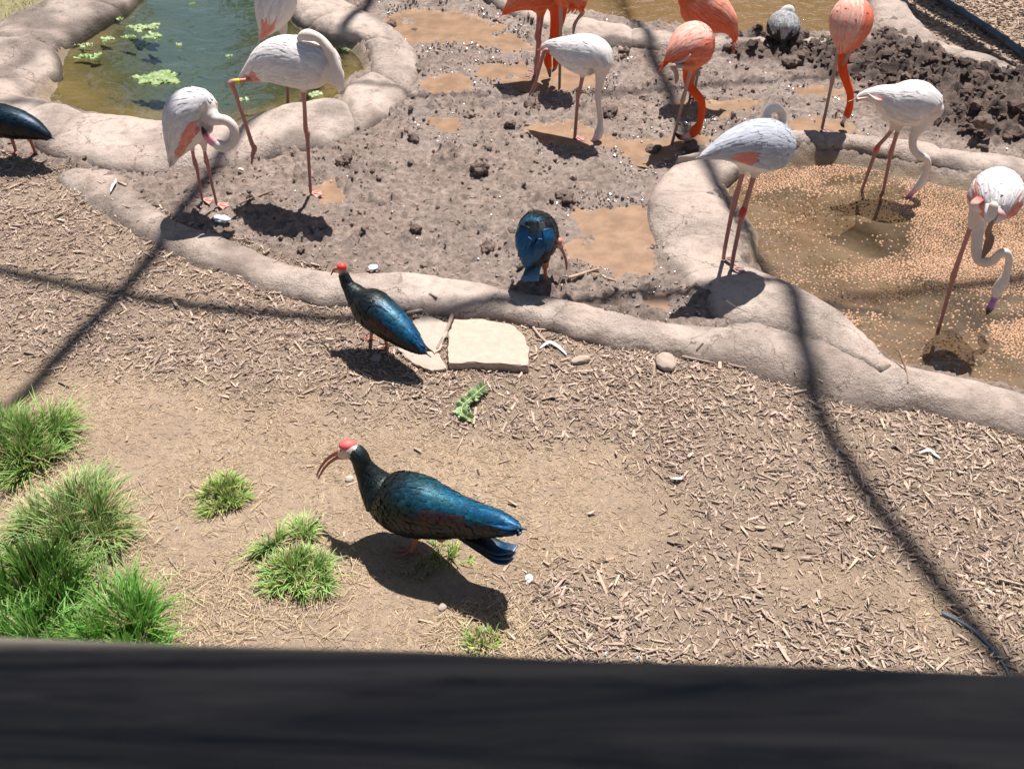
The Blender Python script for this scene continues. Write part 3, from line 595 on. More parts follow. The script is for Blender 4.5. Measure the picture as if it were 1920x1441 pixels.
# -- two american flamingos
P = american(.25)
P['plumes'] = [dict(p=[(985, 2, 0, 7), (962, 10, 0, 6), (945, 20 + 3*i, -.01*i, 2)], c=[SALMON, ORANGE, ORANGE*.8]) for i in range(3)]
bird('flamingo', 'left orange flamingo of the top pair, standing on both legs, head down', 'flamingo', 'flamingos in the enclosure', (1005, 141), .03,
     [(946, 24, 0, 4), (957, 14, 0, 10), (975, 0, 0, 22), (996, -10, 0, 32), (1018, -8, 0, 32), (1034, 0, -.02, 22), (1040, 8, -.03, 14)],
     [(1034, 0, -.02, 20), (1039, 18, -.03, 10), (1039, 38, -.03, 7.5), (1037, 62, -.04, 6.5), (1034, 84, -.05, 6.2), (1029, 102, -.06, 6), (1027, 114, -.06, 8), (1029, 124, -.06, 6.5)],
     [(1028, 122, -.06, 5.5, [.5, .2, .12]), (1030, 132, -.06, 4.5, [.2, .12, .1]), (1031, 144, -.06, 2, BK)],
     [leg([(1011, 18, 0, 4.5), (1008, 50, 0, 3), (1006, 70, 0, 4), (1008, 84, 0, 3)], (1003, 141, .03), 200, col=LEGP), leg([(1018, 18, .04, 4.5), (1014, 52, .04, 3), (1011, 72, .04, 4), (1012, 84, .04, 3)], (1008, 131, .03), 200, col=LEGP)], P)
P = american(.2)
P['plumes'] = [dict(p=[(1075, 4, -.06, 6), (1070+6*i, 14, -.08, 4.5), (1064+8*i, 26-2*i, -.08, 1.5)], c=[ORANGE, ORANGE, SALMON]) for i in range(4)]
bird('flamingo', 'right orange flamingo of the top pair, one leg lifted', 'flamingo', 'flamingos in the enclosure', (1049, 168), .03,
     [(1090, 14, -.08, 8), (1085, 2, -.04, 18), (1078, -10, .02, 28), (1066, -16, .08, 30), (1054, -10, .12, 20), (1050, -2, .14, 14)],
     [(1058, -6, .1, 16), (1056, 14, .1, 9.5), (1053, 34, .1, 7.5), (1047, 56, .1, 6.5), (1043, 78, .1, 6), (1044, 98, .1, 5.5), (1043, 112, .1, 7), (1041, 122, .1, 5)],
     [(1042, 119, .1, 5, [.55, .22, .15]), (1040, 128, .1, 4, [.4, .2, .15]), (1036, 134, .1, 1.6, BK)],
     [leg([(1052, 10, 0, 4.5), (1051, 60, 0, 3), (1050, 100, 0, 3.8), (1050, 112, 0, 2.8)], (1049, 168, .03), -50, tr=.02), leg([(1084, 10, .02, 5), (1090, 20, .03, 5), (1092, 25, .03, 4.2), (1083, 36, .03, 3), (1077, 48, .03, 3.4), (1075, 64, .03, 2)], tr=.02, tl=.03)], P)
# -- greater flamingo feeding in mid puddle
P = greater((0, .2, .8, 2.2), 0, .4)
P['plumes'] = [dict(p=[(1050, 88, .16, 8), (1032, 86, .26, 8), (1017, 91, .3, 3)], c=[WHITE, PINKW, CORAL])]
bird('flamingo', 'white flamingo feeding head down in a mud puddle, one leg kicked back', 'flamingo', 'flamingos in the enclosure', (1078, 258), .03,
     [(1017, 91, .3, 4), (1030, 88, .26, 10), (1050, 92, .2, 20), (1074, 100, .12, 32), (1097, 104, .05, 37), (1117, 108, 0, 34), (1127, 118, -.03, 25), (1128, 130, -.04, 16)],
     [(1124, 112, 0, 22), (1127, 132, -.03, 14), (1125, 150, -.04, 9), (1122, 172, -.04, 6.6), (1122, 192, -.04, 6), (1125, 212, -.04, 5.8), (1126, 232, -.05, 6), (1124, 245, -.05, 9), (1121, 255, -.05, 8)],
     [(1122, 252, -.05, 8, CREAM), (1115, 261, -.05, 5.5, PKL), (1109, 267, -.05, 4.5, [.4, .13, .15]), (1103, 271, -.05, 2, BK)],
     [leg([(1094, 134, .02, 5), (1089, 160, .01, 3.6), (1085, 176, 0, 4.6), (1083, 190, 0, 3.4)], (1078, 258, .03), -40, col=[LEGP, LEGP, LEGP*.9], tr=.025),
      leg([(1042, 100, .2, 5), (1030, 96, .2, 4), (1021, 96, .2, 4.2), (1014, 120, .18, 3), (1005, 152, .16, 3), (1002, 163, .16, 4.2), (993, 178, .15, 1.8)], tr=.02, tl=.03)], P)
# -- american flamingo centre
P = american(.95)
P['plumes'] = [dict(p=[(1275, 86, .03, 8), (1258+4*i, 104, .0, 6), (1236+8*i, 134-8*i, -.02, 1.8)], c=[SALMON, ORANGE, ORANGE]) for i in range(5)]+[dict(p=[(1292, 100, -.04, 8), (1280, 112, -.05, 7), (1264, 118, -.05, 4)], c=[PEACH, PINKW, PINKW], n='feather')]
bird('flamingo', 'pale backed orange flamingo dipping its black tipped bill in the long puddle', 'flamingo', 'flamingos in the enclosure', (1259, 275), .03,
     [(1250, 112, 0, 5), (1262, 104, .01, 18), (1277, 96, .04, 33), (1292, 90, .09, 42), (1302, 84, .15, 41), (1308, 82, .21, 32), (1310, 82, .26, 20)],
     [(1294, 108, .10, 24), (1292, 130, .10, 13), (1290, 148, .08, 10), (1294, 163, .06, 8.5), (1305, 176, .04, 8), (1315, 190, .03, 7.5), (1316, 210, .02, 7), (1312, 230, .01, 6.8), (1306, 242, 0, 9.5), (1298, 250, 0, 9)],
     [(1300, 249, 0, 8, [.75, .4, .3]), (1288, 256, -.01, 6, [.72, .5, .42]), (1279, 258, -.01, 5.5, [.5, .2, .15]), (1273, 256, -.01, 4.5, BK), (1267, 250, -.01, 1.8, BK)],
     [leg([(1296, 128, 0, 4.5), (1288, 160, 0, 3.2), (1280, 188, 0, 4.6), (1277, 202, 0, 3)], (1259, 275, .03), -70, tr=.02, tl=.05), leg([(1285, 124, -.05, 4), (1262, 124, -.07, 5), (1267, 134, -.07, 4.5), (1269, 148, -.07, 4), (1267, 156, -.07, 1.5)], tr=.02, tl=.03)], P)
# -- american flamingo behind at the pond rim
P = american(.45)
P['plumes'] = [dict(p=[(1362, 44, 0, 8), (1374, 62, 0, 5.5), (1372+5*i, 102-7*i, 0, 1.8)], c=[SALMON, ORANGE, ORANGE]) for i in range(4)]
bird('flamingo', 'orange flamingo at the muddy rim, tail hanging to the right', 'flamingo', 'flamingos in the enclosure', (1300, 186), .04,
     [(1378, 74, 0, 4), (1373, 58, 0, 10), (1362, 44, 0, 22), (1344, 32, .02, 34), (1322, 20, .04, 39), (1302, 8, .06, 34), (1292, -2, .08, 22)],
     [(1298, 0, .06, 20), (1288, -4, .08, 13), (1285, -20, .09, 9), (1290, -40, .08, 8), (1306, -52, .06, 8), (1322, -48, .04, 8), (1330, -36, .02, 10)], [(1330, -38, .02, 8, PEACH), (1334, -24, 0, 6, PKL), (1330, -14, 0, 2, BK)],
     [leg([(1316, 52, 0, 4.5), (1312, 100, 0, 3), (1309, 128, 0, 4), (1307, 145, 0, 2.8)], (1300, 186, .04), -70, tr=.02), leg([(1310, 50, .04, 4.5), (1306, 100, .04, 3), (1303, 126, .04, 4), (1302, 140, .04, 2.8)], (1295, 178, .04), -70, tr=.02)], P)
# -- american flamingo right
P = american(.8)
P['plumes'] = [dict(p=[(1592, 70, -.02, 8), (1582+3*i, 92, -.04, 6.5), (1572+7*i, 118-9*i, -.05, 1.8)], c=[PEACH, ORANGE, ORANGE]) for i in range(4)]
bird('flamingo', 'orange flamingo beside the dark clods feeding in a small puddle', 'flamingo', 'flamingos in the enclosure', (1541, 242), .04,
     [(1578, 104, -.02, 5), (1583, 92, -.01, 15), (1589, 72, .02, 30), (1594, 50, .06, 39), (1597, 32, .11, 40), (1598, 16, .16, 33), (1599, 4, .2, 20)],
     [(1592, 60, .12, 24), (1586, 90, .1, 15), (1580, 115, .08, 9.5), (1581, 135, .06, 8.5), (1588, 155, .05, 8), (1594, 175, .04, 7), (1594, 193, .03, 6.5), (1592, 204, .03, 7), (1588, 216, .02, 7.5)],
     [(1588, 215, .02, 6.5, [.75, .5, .42]), (1583, 225, .01, 5, [.75, .62, .56]), (1579, 232, .01, 4.5, BK), (1582, 238, 0, 2, BK)],
     [leg([(1574, 88, 0, 5), (1566, 125, 0, 3.4), (1560, 155, 0, 4.4), (1557, 168, 0, 3)], (1541, 242, .04), -60, tr=.02), leg([(1596, 84, -.03, 4), (1591, 98, -.05, 4), (1585, 112, -.05, 3.6), (1580, 122, -.05, 1.6)], tr=.02, tl=.03)], P)
# -- greater flamingo wading in the pellet pond
P = greater((0, .22, .8, 2.2), 0, .4)
P['plumes'] = [dict(p=[(1650, 178, .02, 8), (1628, 180, .02, 7), (1608, 185, .02, 3)], c=[WHITE, PINKW, PW]), dict(p=[(1652, 186, -.03, 8), (1640, 184, -.03, 7), (1626, 174, -.03, 2)], c=[CORAL, PINKW, PINKW])]
bird('flamingo', 'white flamingo wading on both legs in the feed pellet pond', 'flamingo', 'flamingos in the enclosure', (1657, 358), -.035,
     [(1609, 184, .04, 4), (1625, 179, .04, 9), (1648, 180, .03, 18), (1674, 190, .02, 33), (1700, 194, 0, 41), (1725, 196, -.02, 40), (1743, 200, -.04, 30), (1750, 206, -.05, 20)],
     [(1736, 210, -.03, 26), (1726, 234, -.04, 15), (1715, 252, -.05, 9), (1711, 268, -.06, 7.5), (1714, 282, -.07, 7), (1724, 292, -.08, 7), (1735, 296, -.09, 7), (1740, 308, -.09, 6.6), (1736, 322, -.09, 6.5), (1729, 338, -.09, 8.5), (1721, 350, -.09, 8.5)],
     [(1723, 347, -.09, 8, CREAM*.9), (1713, 358, -.09, 6, PKL), (1705, 367, -.09, 5, [.3, .12, .2]), (1695, 373, -.09, 2, BK)],
     [leg([(1680, 228, .0, 5), (1666, 252, -.0, 3.8), (1648, 272, 0, 4), (1643, 282, 0, 5), (1636, 300, 0, 3.6), (1617, 354, 0, 3), (1611, 372, .0, 3)], band=(.38, (.6, .07, .03)), tr=.03), leg([(1688, 230, 0, 5), (1678, 262, 0, 3.8), (1671, 285, 0, 4.8), (1668, 300, 0, 3.4), (1656, 358, 0, 3), (1652, 376, 0, 3)], tr=.03)], P)
# -- large greater flamingo, the shade on its back painted in as grey
P = greater((.40, .60, 1.4, 2.1), .9, .2)
P['bodyc'] = [PW, WHITE, WHITE, WHITE*.98, lerp(WHITE, CREAM, .5), lerp(WHITE, CREAM, .5)]
P['plumes'] = [dict(p=[(1365, 285, 0, 9), (1340, 288, -.02, 9), (1316, 293, -.04, 3)], c=[WHITE, PW, PINKW]), dict(p=[(1372, 268, .02, 9), (1344, 281, .0, 6), (1325, 288, -.02, 2)], c=[[.5, .5, .55], [.5, .42, .46], PINKW]),
     dict(p=[(1372, 279, -.02, 5), (1352, 287, -.05, 3.5), (1338, 292, -.05, 1.2)], c=[[.1, .09, .1], [.05, .05, .05], BK])]
bird('flamingo', 'tall flamingo with back painted in grey shade and coral patch on the cracked rim', 'flamingo', 'flamingos in the enclosure', (1371, 505), .10,
     [(1318, 292, -.05, 4), (1330, 288, -.03, 10), (1350, 281, -.01, 19), (1374, 275, .02, 31), (1402, 273, .05, 44), (1430, 275, .08, 50), (1452, 276, .11, 44), (1465, 276, .14, 32), (1470, 277, .16, 20)],
     [(1458, 262, .2, 22), (1466, 242, .25, 12), (1467, 226, .27, 9), (1465, 210, .26, 8.5), (1456, 201, .25, 8.5), (1444, 204, .24, 8.5), (1437, 218, .23, 8.5), (1432, 236, .2, 9), (1425, 250, .18, 9)], None,
     [leg([(1395, 310, .04, 6.5), (1388, 340, .03, 4.6), (1378, 374, .02, 6), (1376, 384, .02, 6.2), (1372, 400, .01, 4.4), (1360, 460, 0, 3.8)], (1356, 486, .105), -20, tr=.035, tl=.07), leg([(1417, 318, .04, 6.5), (1407, 352, .02, 4.6), (1397, 386, .01, 5.4), (1393, 398, 0, 7), (1388, 418, 0, 4.6), (1376, 475, 0, 4)], (1371, 505, .105), -20, band=(.42, (.55, .06, .04)), tr=.035, tl=.07)], dict(P, footc=(.3, .18, .17)))
# -- greater flamingo right
P = greater((.12, .5, 1.0, 2.2), 0, .1)
P['plumes'] = [dict(p=[(1862, 385, -.12, 14), (1857, 402, -.15, 12), (1850, 416, -.16, 4)], c=[WHITE, WHITE, PW]), dict(p=[(1872, 385, -.12, 14), (1880, 402, -.15, 13), (1868, 418, -.16, 5)], c=[PW, [.8, .45, .4], WHITE]),
     dict(p=[(1885, 372, -.08, 10), (1900, 388, -.1, 9), (1893, 404, -.1, 3)], c=[CORAL, CORAL, PINKW]), dict(p=[(1838, 372, -.08, 9), (1826, 384, -.1, 8), (1838, 398, -.11, 3)], c=[CORAL, PINKW, WHITE])]
bird('flamingo', 'white flamingo at right edge on one leg, neck bent in an S', 'flamingo', 'flamingos in the enclosure', (1762, 612), -.035,
     [(1862, 414, -.12, 8), (1864, 404, -.10, 22), (1866, 388, -.06, 38), (1867, 374, 0, 49), (1867, 364, .07, 49), (1866, 358, .14, 40), (1864, 356, .2, 24)],
     [(1846, 380, .12, 26), (1838, 402, .1, 17), (1834, 425, .08, 12), (1832, 450, .06, 10.5), (1831, 470, .05, 10), (1836, 487, .03, 10), (1850, 492, .01, 9.5), (1864, 486, -.01, 8.5), (1876, 474, -.02, 8), (1888, 474, -.03, 7.5), (1892, 490, -.03, 7), (1888, 510, -.03, 7), (1882, 524, -.03, 10), (1875, 537, -.03, 11), (1868, 550, -.03, 9)],
     [(1871, 546, -.03, 8.5, CREAM), (1864, 560, -.03, 6, [.3, .12, .4]), (1859, 571, -.03, 6.5, [.42, .2, .5]), (1855, 580, -.03, 6.5, BK), (1851, 588, -.03, 2.5, BK)],
     [leg([(1826, 408, 0, 6), (1810, 452, 0, 4.2), (1792, 504, 0, 5), (1788, 516, 0, 6), (1783, 535, 0, 4.2), (1763, 606, 0, 3.4), (1758, 625, 0, 3.4)], tr=.03), leg([(1860, 405, -.15, 5), (1858, 418, -.16, 4.5), (1853, 436, -.16, 6), (1856, 448, -.16, 8), (1852, 462, -.16, 8), (1843, 482, -.16, 3)], col=[[.35, .2, .16], [.2, .12, .09], [.13, .08, .06]], tr=.02, tl=.03)], P)
# ------------------------------------------------------------------ ibises
IB = np.array([.008, .012, .013]); TEAL = np.array([.008, .11, .14]); BLUE = np.array([.006, .10, .25]); CHEST = np.array([.055, .016, .008])
def ibis(blue=.5, chest=(.35, .6, .8, 1.6), dark=1.0):
    def cf(u, ph, t):
        side = sstep(1.35, .6, abs(ph)); c = lerp(IB, lerp(TEAL, BLUE, min(1, max(0, blue+.5-u))), side*float(sstep(.86, .5, u)))  # teal sheen of the upper back painted into the feather colour, black below
        c = c*(1.12 if t < .75 else .62)*np.array([1, 1+.08*math.sin(ph*5+u*17), 1+.14*math.sin(ph*4-u*13)])*1.15
        if chest[0] < u < chest[1] and chest[2] < abs(ph) < chest[3]: c = lerp(CHEST, c, random.random()*.5)
        if u > .78: c = lerp(c, IB*1.4, .7)
        return c*dark
    return dict(mat=FEATHER_I, bodyc=[IB, IB, IB, IB], neckc=[IB, IB*1.2, IB], legc=[[.42, .15, .10], [.40, .14, .09]], thighc=IB, footc=(.42, .15, .10), footsize=.075, web=False, hind=True, neckf=.62,
        feather=[(.06, .91, .019, lambda s: .115-.075*s, lambda s: .052-.032*s, 2.75, cf, .2, .007, .25, .002, 0, .16)], cf=cf)
RED = [.66, .12, .11]; FACE = [.55, .42, .38]; BILLC = [.36, .12, .085]
def crown(root, pt, c, r, fl=(1, 1, .62), col=RED):
    m = MB(); q = pt(c); ball(m, q, r/scl(q), col, 18, fl); m.build('crown', SKIN, root, smooth=True)
P = ibis(.35, (.36, .62, .75, 1.35)); D = lambda x: .19-(x-655)*.39/310
P['neckc'] = [IB, IB*1.2, IB*1.2, IB, FACE, FACE, FACE]
P['eyes'] = [(640, 845, D(640)-.03, 1.9, (.5, .25, .1)), (652, 854, D(650)-.038, 1.6)]
P['plumes'] = [dict(p=[(900, 966+6*i, D(900)-.02, 16), (935, 980+6*i, D(935)-.02, 13), (958+6*i, 988+4*i, D(960)-.02, 9), (974-2*i, 990+7*i, D(975)-.02, 2)], c=[TEAL, BLUE*.9, BLUE*.6, IB]) for i in range(3)]+\
    [dict(p=[(865, 992, D(865), 22), (905, 1012+5*i, D(905), 19), (938, 1028+8*i, D(935), 18), (966-5*i, 1028+12*i, D(960), 12)], c=[IB, IB, IB*2, BLUE*.6, [.14, .18, .27]], n='tail') for i in range(3)]
r_, LB_, pt_ = bird('ibis', 'large blue-green bald ibis in the foreground with red crown and open curved bill', 'ibis', 'bald ibises', (772, 1036), 0,
     [(970, 989, D(966), 8), (955, 986, D(952), 16), (930, 980, D(928), 24), (895, 975, D(895), 32), (860, 968, D(860), 40), (825, 960, D(825), 51), (790, 950, D(790), 60), (758, 943, D(758), 61), (728, 934, D(728), 50), (708, 922, D(708), 34), (700, 910, D(700), 22)],
     [(722, 930, D(720), 42), (704, 908, D(702), 31), (690, 888, D(690), 21), (680, 871, D(680), 16), (674, 856, D(674), 15), (665, 847, D(665), 15.5), (655, 845, D(655), 17), (647, 848, D(647), 13), (639, 851, D(639), 8)],
     [[(646, 846, D(646), 7.5, BILLC), (632, 849, D(632), 5, BILLC), (616, 858, D(616), 3.4, BILLC), (603, 873, D(603), 2.6, BILLC), (594, 890, D(594), 1.6, [.2, .08, .07])],
      [(646, 855, D(646), 6.5, BILLC), (632, 858, D(632), 3.8, BILLC), (617, 868, D(617), 2.8, BILLC), (605, 882, D(605), 2.2, BILLC), (597, 897, D(597), 1.4, [.2, .08, .07])]],
     [leg([(783, 990, 0, 9), (780, 1008, 0, 6), (776, 1022, 0, 5)], (772, 1035, .0), 172, tr=.035, tl=.05), leg([(818, 990, -.05, 6), (824, 1008, -.08, 7), (830, 1011, -.08, 5)], tr=.02, tl=.02)], P, lat=.85, vox=.0068)
crown(r_, pt_, (652, 834, D(652), 0), 16.5, (1.05, .8, .62))
P = ibis(.55, (.45, .75, .9, 1.5)); D = lambda x: .10-(x-650)*.30/140
P['neckc'] = [IB, IB, IB, IB, [.5, .3, .27], [.5, .3, .27]]
P['plumes'] = [dict(p=[(755, 612+8*i, D(755)-.02, 12), (775, 630+8*i, D(775), 10), (796-5*i, 650+7*i, D(795), 3)], c=[BLUE, BLUE*.5, IB]) for i in range(3)]
r_, LB_, pt_ = bird('ibis', 'dark blue bald ibis standing beside the flat stone slabs under the kerb', 'ibis', 'bald ibises', (727, 655), 0,
     [(794, 658, D(794), 6), (782, 648, D(782), 13), (764, 632, D(764), 22), (744, 615, D(744), 29), (722, 597, D(722), 34), (700, 580, D(700), 36), (682, 565, D(682), 30), (670, 553, D(670), 20)],
     [(674, 560, D(674), 22), (662, 546, D(662), 16), (653, 535, D(653), 11), (647, 522, D(647), 9), (643, 511, D(643), 8.5), (641, 504, D(641), 8.5), (637, 505, D(637), 6)],
     [(640, 504, D(638), 4.5, BILLC), (631, 504, D(631), 3, BILLC), (625, 507, D(625), 2.2, BILLC), (621, 515, D(621), 1.2, BILLC)],
     [leg([(698, 608, 0, 6), (697, 622, 0, 3.8), (696, 630, .04, 3.4)], (696, 637, .0), 165, tr=.03, tl=.05), leg([(722, 625, 0, 6), (723, 637, 0, 3.6)], (727, 655, 0), 160, tr=.03, tl=.05)], P, vox=.0068)
crown(r_, pt_, (641, 500, D(641), 0), 9.5, (1, .9, .8), [.75, .06, .05])
P = ibis(.95, (.6, .75, .9, 1.2), 1.35); B3 = BLUE*.62; P['neckc'] = [IB, IB, [.5, .32, .28], [.5, .32, .28]]
P['plumes'] = [dict(p=[(996+6*i, 490, -.05, 10), (992+6*i, 508, -.07, 9), (982+11*i, 526, -.09, 7)], c=[IB, B3*(.6+.4*i), [.10, .22, .4]], n='tail', up=(0, -1, .3)) for i in range(3)]+\
    [dict(p=[(1004, 455, -.1, 13), (992, 475, -.12, 14), (986, 497, -.13, 7)], c=[B3*.5, B3*1.3, B3], up=(0, -1, .6)), dict(p=[(990, 445, -.09, 11), (980, 465, -.1, 11), (974, 482, -.1, 4)], c=[B3*1.2, B3*1.4, B3], up=(-.5, -1, .6)),
     dict(p=[(1026, 430, -.06, 12), (1030, 448, -.09, 13), (1026, 470, -.1, 8)], c=[B3, B3*1.6, B3*.8], up=(.6, -1, .6)), dict(p=[(985, 425, -.05, 12), (979, 445, -.08, 13), (976, 466, -.1, 9)], c=[IB, B3*1.2, B3*1.8], up=(-.6, -1, .6)), dict(p=[(1012, 418, -.03, 13), (1015, 434, -.07, 14), (1016, 450, -.1, 9)], c=[IB, IB*2, B3*1.5], up=(.1, -1, .6)), dict(p=[(997, 416, -.03, 13), (997, 434, -.07, 14), (995, 452, -.1, 9)], c=[IB, IB*2, B3*1.2], up=(-.1, -1, .6)),
     dict(p=[(1018, 450, -.1, 11), (1012, 468, -.12, 12), (1000, 490, -.12, 5)], c=[B3*.6, B3, B3], up=(.3, -1, .6))]
r_, LB_, pt_ = bird('ibis', 'bright blue bald ibis seen from behind, pecking the mud by the kerb', 'ibis', 'bald ibises', (1024, 532), .055,
     [(990, 500, -.07, 8), (994, 488, -.06, 18), (999, 472, -.04, 31), (1004, 456, 0, 38), (1008, 441, .06, 39), (1010, 432, .12, 35), (1013, 434, .17, 18)],
     [(1014, 438, .14, 20), (1026, 444, .13, 13), (1037, 450, .11, 10.5), (1044, 456, .09, 10.5), (1050, 460, .08, 8), (1052, 464, .08, 5)],
     [(1048, 460, .08, 6, [.5, .2, .15]), (1054, 468, .07, 4, [.5, .2, .14]), (1059, 480, .06, 3, [.45, .17, .12]), (1062, 494, .05, 2.6, [.4, .14, .1]), (1062, 506, .04, 1.5, [.4, .14, .1])],
     [leg([(1021, 482, 0, 9), (1022, 498, 0, 7), (1022, 507, 0, 3.4)], (1024, 531, .055), -60, tr=.035, tl=.07)], P, vox=.0068)
crown(r_, pt_, (1046, 451, .085, 0), 8.5, (1.1, .9, .7), [.75, .22, .17])
P = ibis(.5, (9, 9, 9, 9), .22); D = lambda x: -.05-(x-30)*.1/100
P['neckc'] = [IB, IB, FACE, FACE]
P['plumes'] = [dict(p=[(60, 238+5*i, D(60), 12), (80, 248+4*i, D(80), 9), (95-3*i, 257+3*i, D(95), 3)], c=[IB*1.5, IB*1.5, IB*2]) for i in range(3)]
r_, LB_, pt_ = bird('ibis', 'blackish bald ibis cut off by the left edge, beside the boulder rim', 'ibis', 'bald ibises', (67, 290), .03,
     [(92, 256, D(92), 5), (78, 249, D(78), 12), (58, 240, D(58), 20), (35, 233, D(35), 26), (12, 228, D(12), 29), (-12, 224, D(-12), 29), (-32, 218, D(-32), 23), (-44, 210, D(-44), 14)],
     [(-38, 214, D(-38), 16), (-50, 200, D(-50), 11), (-58, 186, D(-58), 9), (-66, 178, D(-66), 9), (-74, 180, D(-74), 5)], [(-70, 178, D(-70), 5, BILLC), (-88, 186, D(-88), 3, BILLC), (-98, 202, D(-98), 1.2, BILLC)],
     [leg([(20, 248, 0, 6), (23, 262, 0, 3.4), (27, 275, .02, 3)], (31, 288, .03), 160, tr=.03, tl=.05), leg([(52, 245, 0, 6), (56, 260, 0, 3.4), (61, 273, 0, 3)], (67, 289, .03), 160, tr=.03, tl=.05)], P, vox=.0068)
crown(r_, pt_, (-67, 172, D(-66), 0), 8, (1, .9, .7))
# ------------------------------------------------------------------ grey duck on the rim
GR = np.array([.30, .30, .30]); GL = np.array([.52, .52, .52])
def gcf(u, ph, t):
    if abs(ph) > 1.35 or (u < .34 and abs(ph) > .5): return np.array([.06, .05, .045])*random.uniform(.7, 1.3)
    c = lerp([.22, .21, .2], GL, .25+.75*t) if t > .75 or random.random() < .3 else GR*random.uniform(.7, 1.3)
    return c
P = dict(mat=FEATHER_W, bodyc=[[.06, .05, .05], [.15, .14, .14], GR, GR], neckc=[GL, [.66, .64, .62], [.68, .66, .64]], legc=[[.1, .08, .07]], thighc=[.08, .07, .07], footc=(.1, .08, .07), footsize=.05,
    feather=[(.1, .95, .018, .055, .028, 2.0, gcf, .3)], plumes=[dict(p=[(1455, 50, -.03, 5), (1452, 58, -.06, 4.5), (1449, 64, -.07, 1.5)], c=[GL, [.7, .7, .7], [.75, .75, .75]]), dict(p=[(1488, 50, -.03, 5), (1489, 58, -.06, 4.5), (1487, 66, -.07, 1.5)], c=[GL, [.7, .7, .7], [.75, .75, .75]]),
    dict(p=[(1460, 60, -.08, 3.5), (1470, 62, -.09, 4), (1479, 60, -.08, 2)], c=[[.7, .7, .7]]*3)])
bird('duck', 'small grey scalloped duck sitting with tucked white head on the rim of the brown pond', 'duck', None, (1469, 84), .09,
     [(1468, 76, -.09, 7), (1468, 68, -.06, 17), (1469, 58, -.02, 25), (1469, 49, .04, 28), (1470, 41, .09, 24), (1471, 36, .13, 15)],
     [(1471, 38, .08, 14), (1470, 27, .08, 10), (1473, 21, .08, 9.5), (1480, 19, .07, 9.5), (1484, 22, .06, 7)], None, [leg([(1464, 74, .0, 4), (1463, 79, .0, 3)], (1463, 84, .1), -90, tr=.012, tl=.02), leg([(1474, 74, .0, 4), (1475, 79, .0, 3)], (1475, 84, .1), -90, tr=.012, tl=.02)], P, lat=1.05)
# ------------------------------------------------------------------ wood chips and straw
def slabs(x, y, z, L, Wd, T, yaw, tilt, pitch, col, jit=.25):
    n = len(x); sx = np.array([-1, 1, 1, -1, -1, 1, 1, -1])*.5; sy = np.array([-1, -1, 1, 1, -1, -1, 1, 1])*.5; sz = np.array([0, 0, 0, 0, 1, 1, 1, 1.])
    e0, e1 = rng.uniform(.15, 1.05, (n, 1)), rng.uniform(.15, 1.05, (n, 1)); sk = rng.uniform(-.5, .5, (n, 1)); px = sx*L[:, None]*(1+rng.uniform(-jit, jit, (n, 8))*.8)+sk*sy*Wd[:, None]*2; py = sy*Wd[:, None]*np.where(sx < 0, e0, e1)*(1+rng.uniform(-jit, jit, (n, 8))*1.8)+rng.uniform(-.5, .5, (n, 1))*Wd[:, None]*sx*2; pz = sz*T[:, None]*(1+rng.uniform(-jit, jit, (n, 8)))
    # tilt about length, pitch along length
    c, s = np.cos(tilt)[:, None], np.sin(tilt)[:, None]; py, pz = py*c-pz*s, py*s+pz*c
    c, s = np.cos(pitch)[:, None], np.sin(pitch)[:, None]; px, pz = px*c-pz*s, px*s+pz*c
    c, s = np.cos(yaw)[:, None], np.sin(yaw)[:, None]; px, py = px*c-py*s, px*s+py*c
    v = np.stack([px+x[:, None], py+y[:, None], pz+z[:, None]], -1).reshape(-1, 3)
    q = np.array([[4, 5, 6, 7], [0, 1, 5, 4], [1, 2, 6, 5], [2, 3, 7, 6], [3, 0, 4, 7]]); f = (q[None]+8*np.arange(n)[:, None, None]).reshape(-1, 4)
    return v, f, np.repeat(col, 8, 0)
def vis(x, y, m=190):
    a, b = to_px(x, y, 0.); return (a > -m) & (a < 1920+m) & (b > -m) & (b < 1300+m)
def scatter(n, x0, x1, y0, y1): return rng.uniform(x0, x1, n), rng.uniform(y0, y1, n)
def chip_cols(n, yel):
    base = np.array([.43, .322, .25]); c = base*rng.uniform(.6, 1.22, (n, 1)); k = (rng.random(n) < .10)[:, None]; c = np.where(k, np.array([.50, .395, .29])*rng.uniform(.8, 1.15, (n, 1)), c)
    k = (rng.random(n) < .055)[:, None]; c = np.where(k, np.array([.14, .10, .08])*rng.uniform(.6, 1.3, (n, 1)), c)
    return c*(1-yel[:, None]*np.array([[-.04, .02, .12]]))
mb = MB()
x, y = scatter(400000, -4.4, 4.4, 1.9, 6.2); ok = vis(x, y); x, y = x[ok], y[ok]
sd = sdist(x, y, MULCH); ok = sd > -.02; x, y, sd = x[ok], y[ok], sd[ok]
bd = np.maximum(sdist(x, y, BARE), sdist(x, y, BARE2))+.22*fbm2(x, y, 1.6, 3, 61); bare = sstep(-.12, .3, bd)
cl = sstep(-.55, .5, fbm2(x, y, 3.0, 3, 67)); near = sstep(1.6, .1, sd)
keep = rng.random(len(x)) < (.95*(1-bare)*(.55+.45*cl)+.72*bare*(.3+.9*cl))*(.75+.25*sstep(5.4, 3.2, y)); x, y, bare, near, cl = x[keep], y[keep], bare[keep], near[keep], cl[keep]; n = len(x)
big = (1-bare)*(.75+.25*near); L = np.exp(rng.normal(math.log(.0150), .58, n))*(.50+.62*big); Wd = np.clip(L*rng.uniform(.12, .36, n), .0020, .013); T = Wd*rng.uniform(.25, .7, n)
straw = rng.random(n) < (.1+.38*bare); Wd[straw] = rng.uniform(.0014, .0026, straw.sum()); T[straw] = .0015; L[straw] = rng.uniform(.02, .05, straw.sum())
z = height(x, y)+rng.random(n)**1.6*.011*(1-.75*bare)-.001
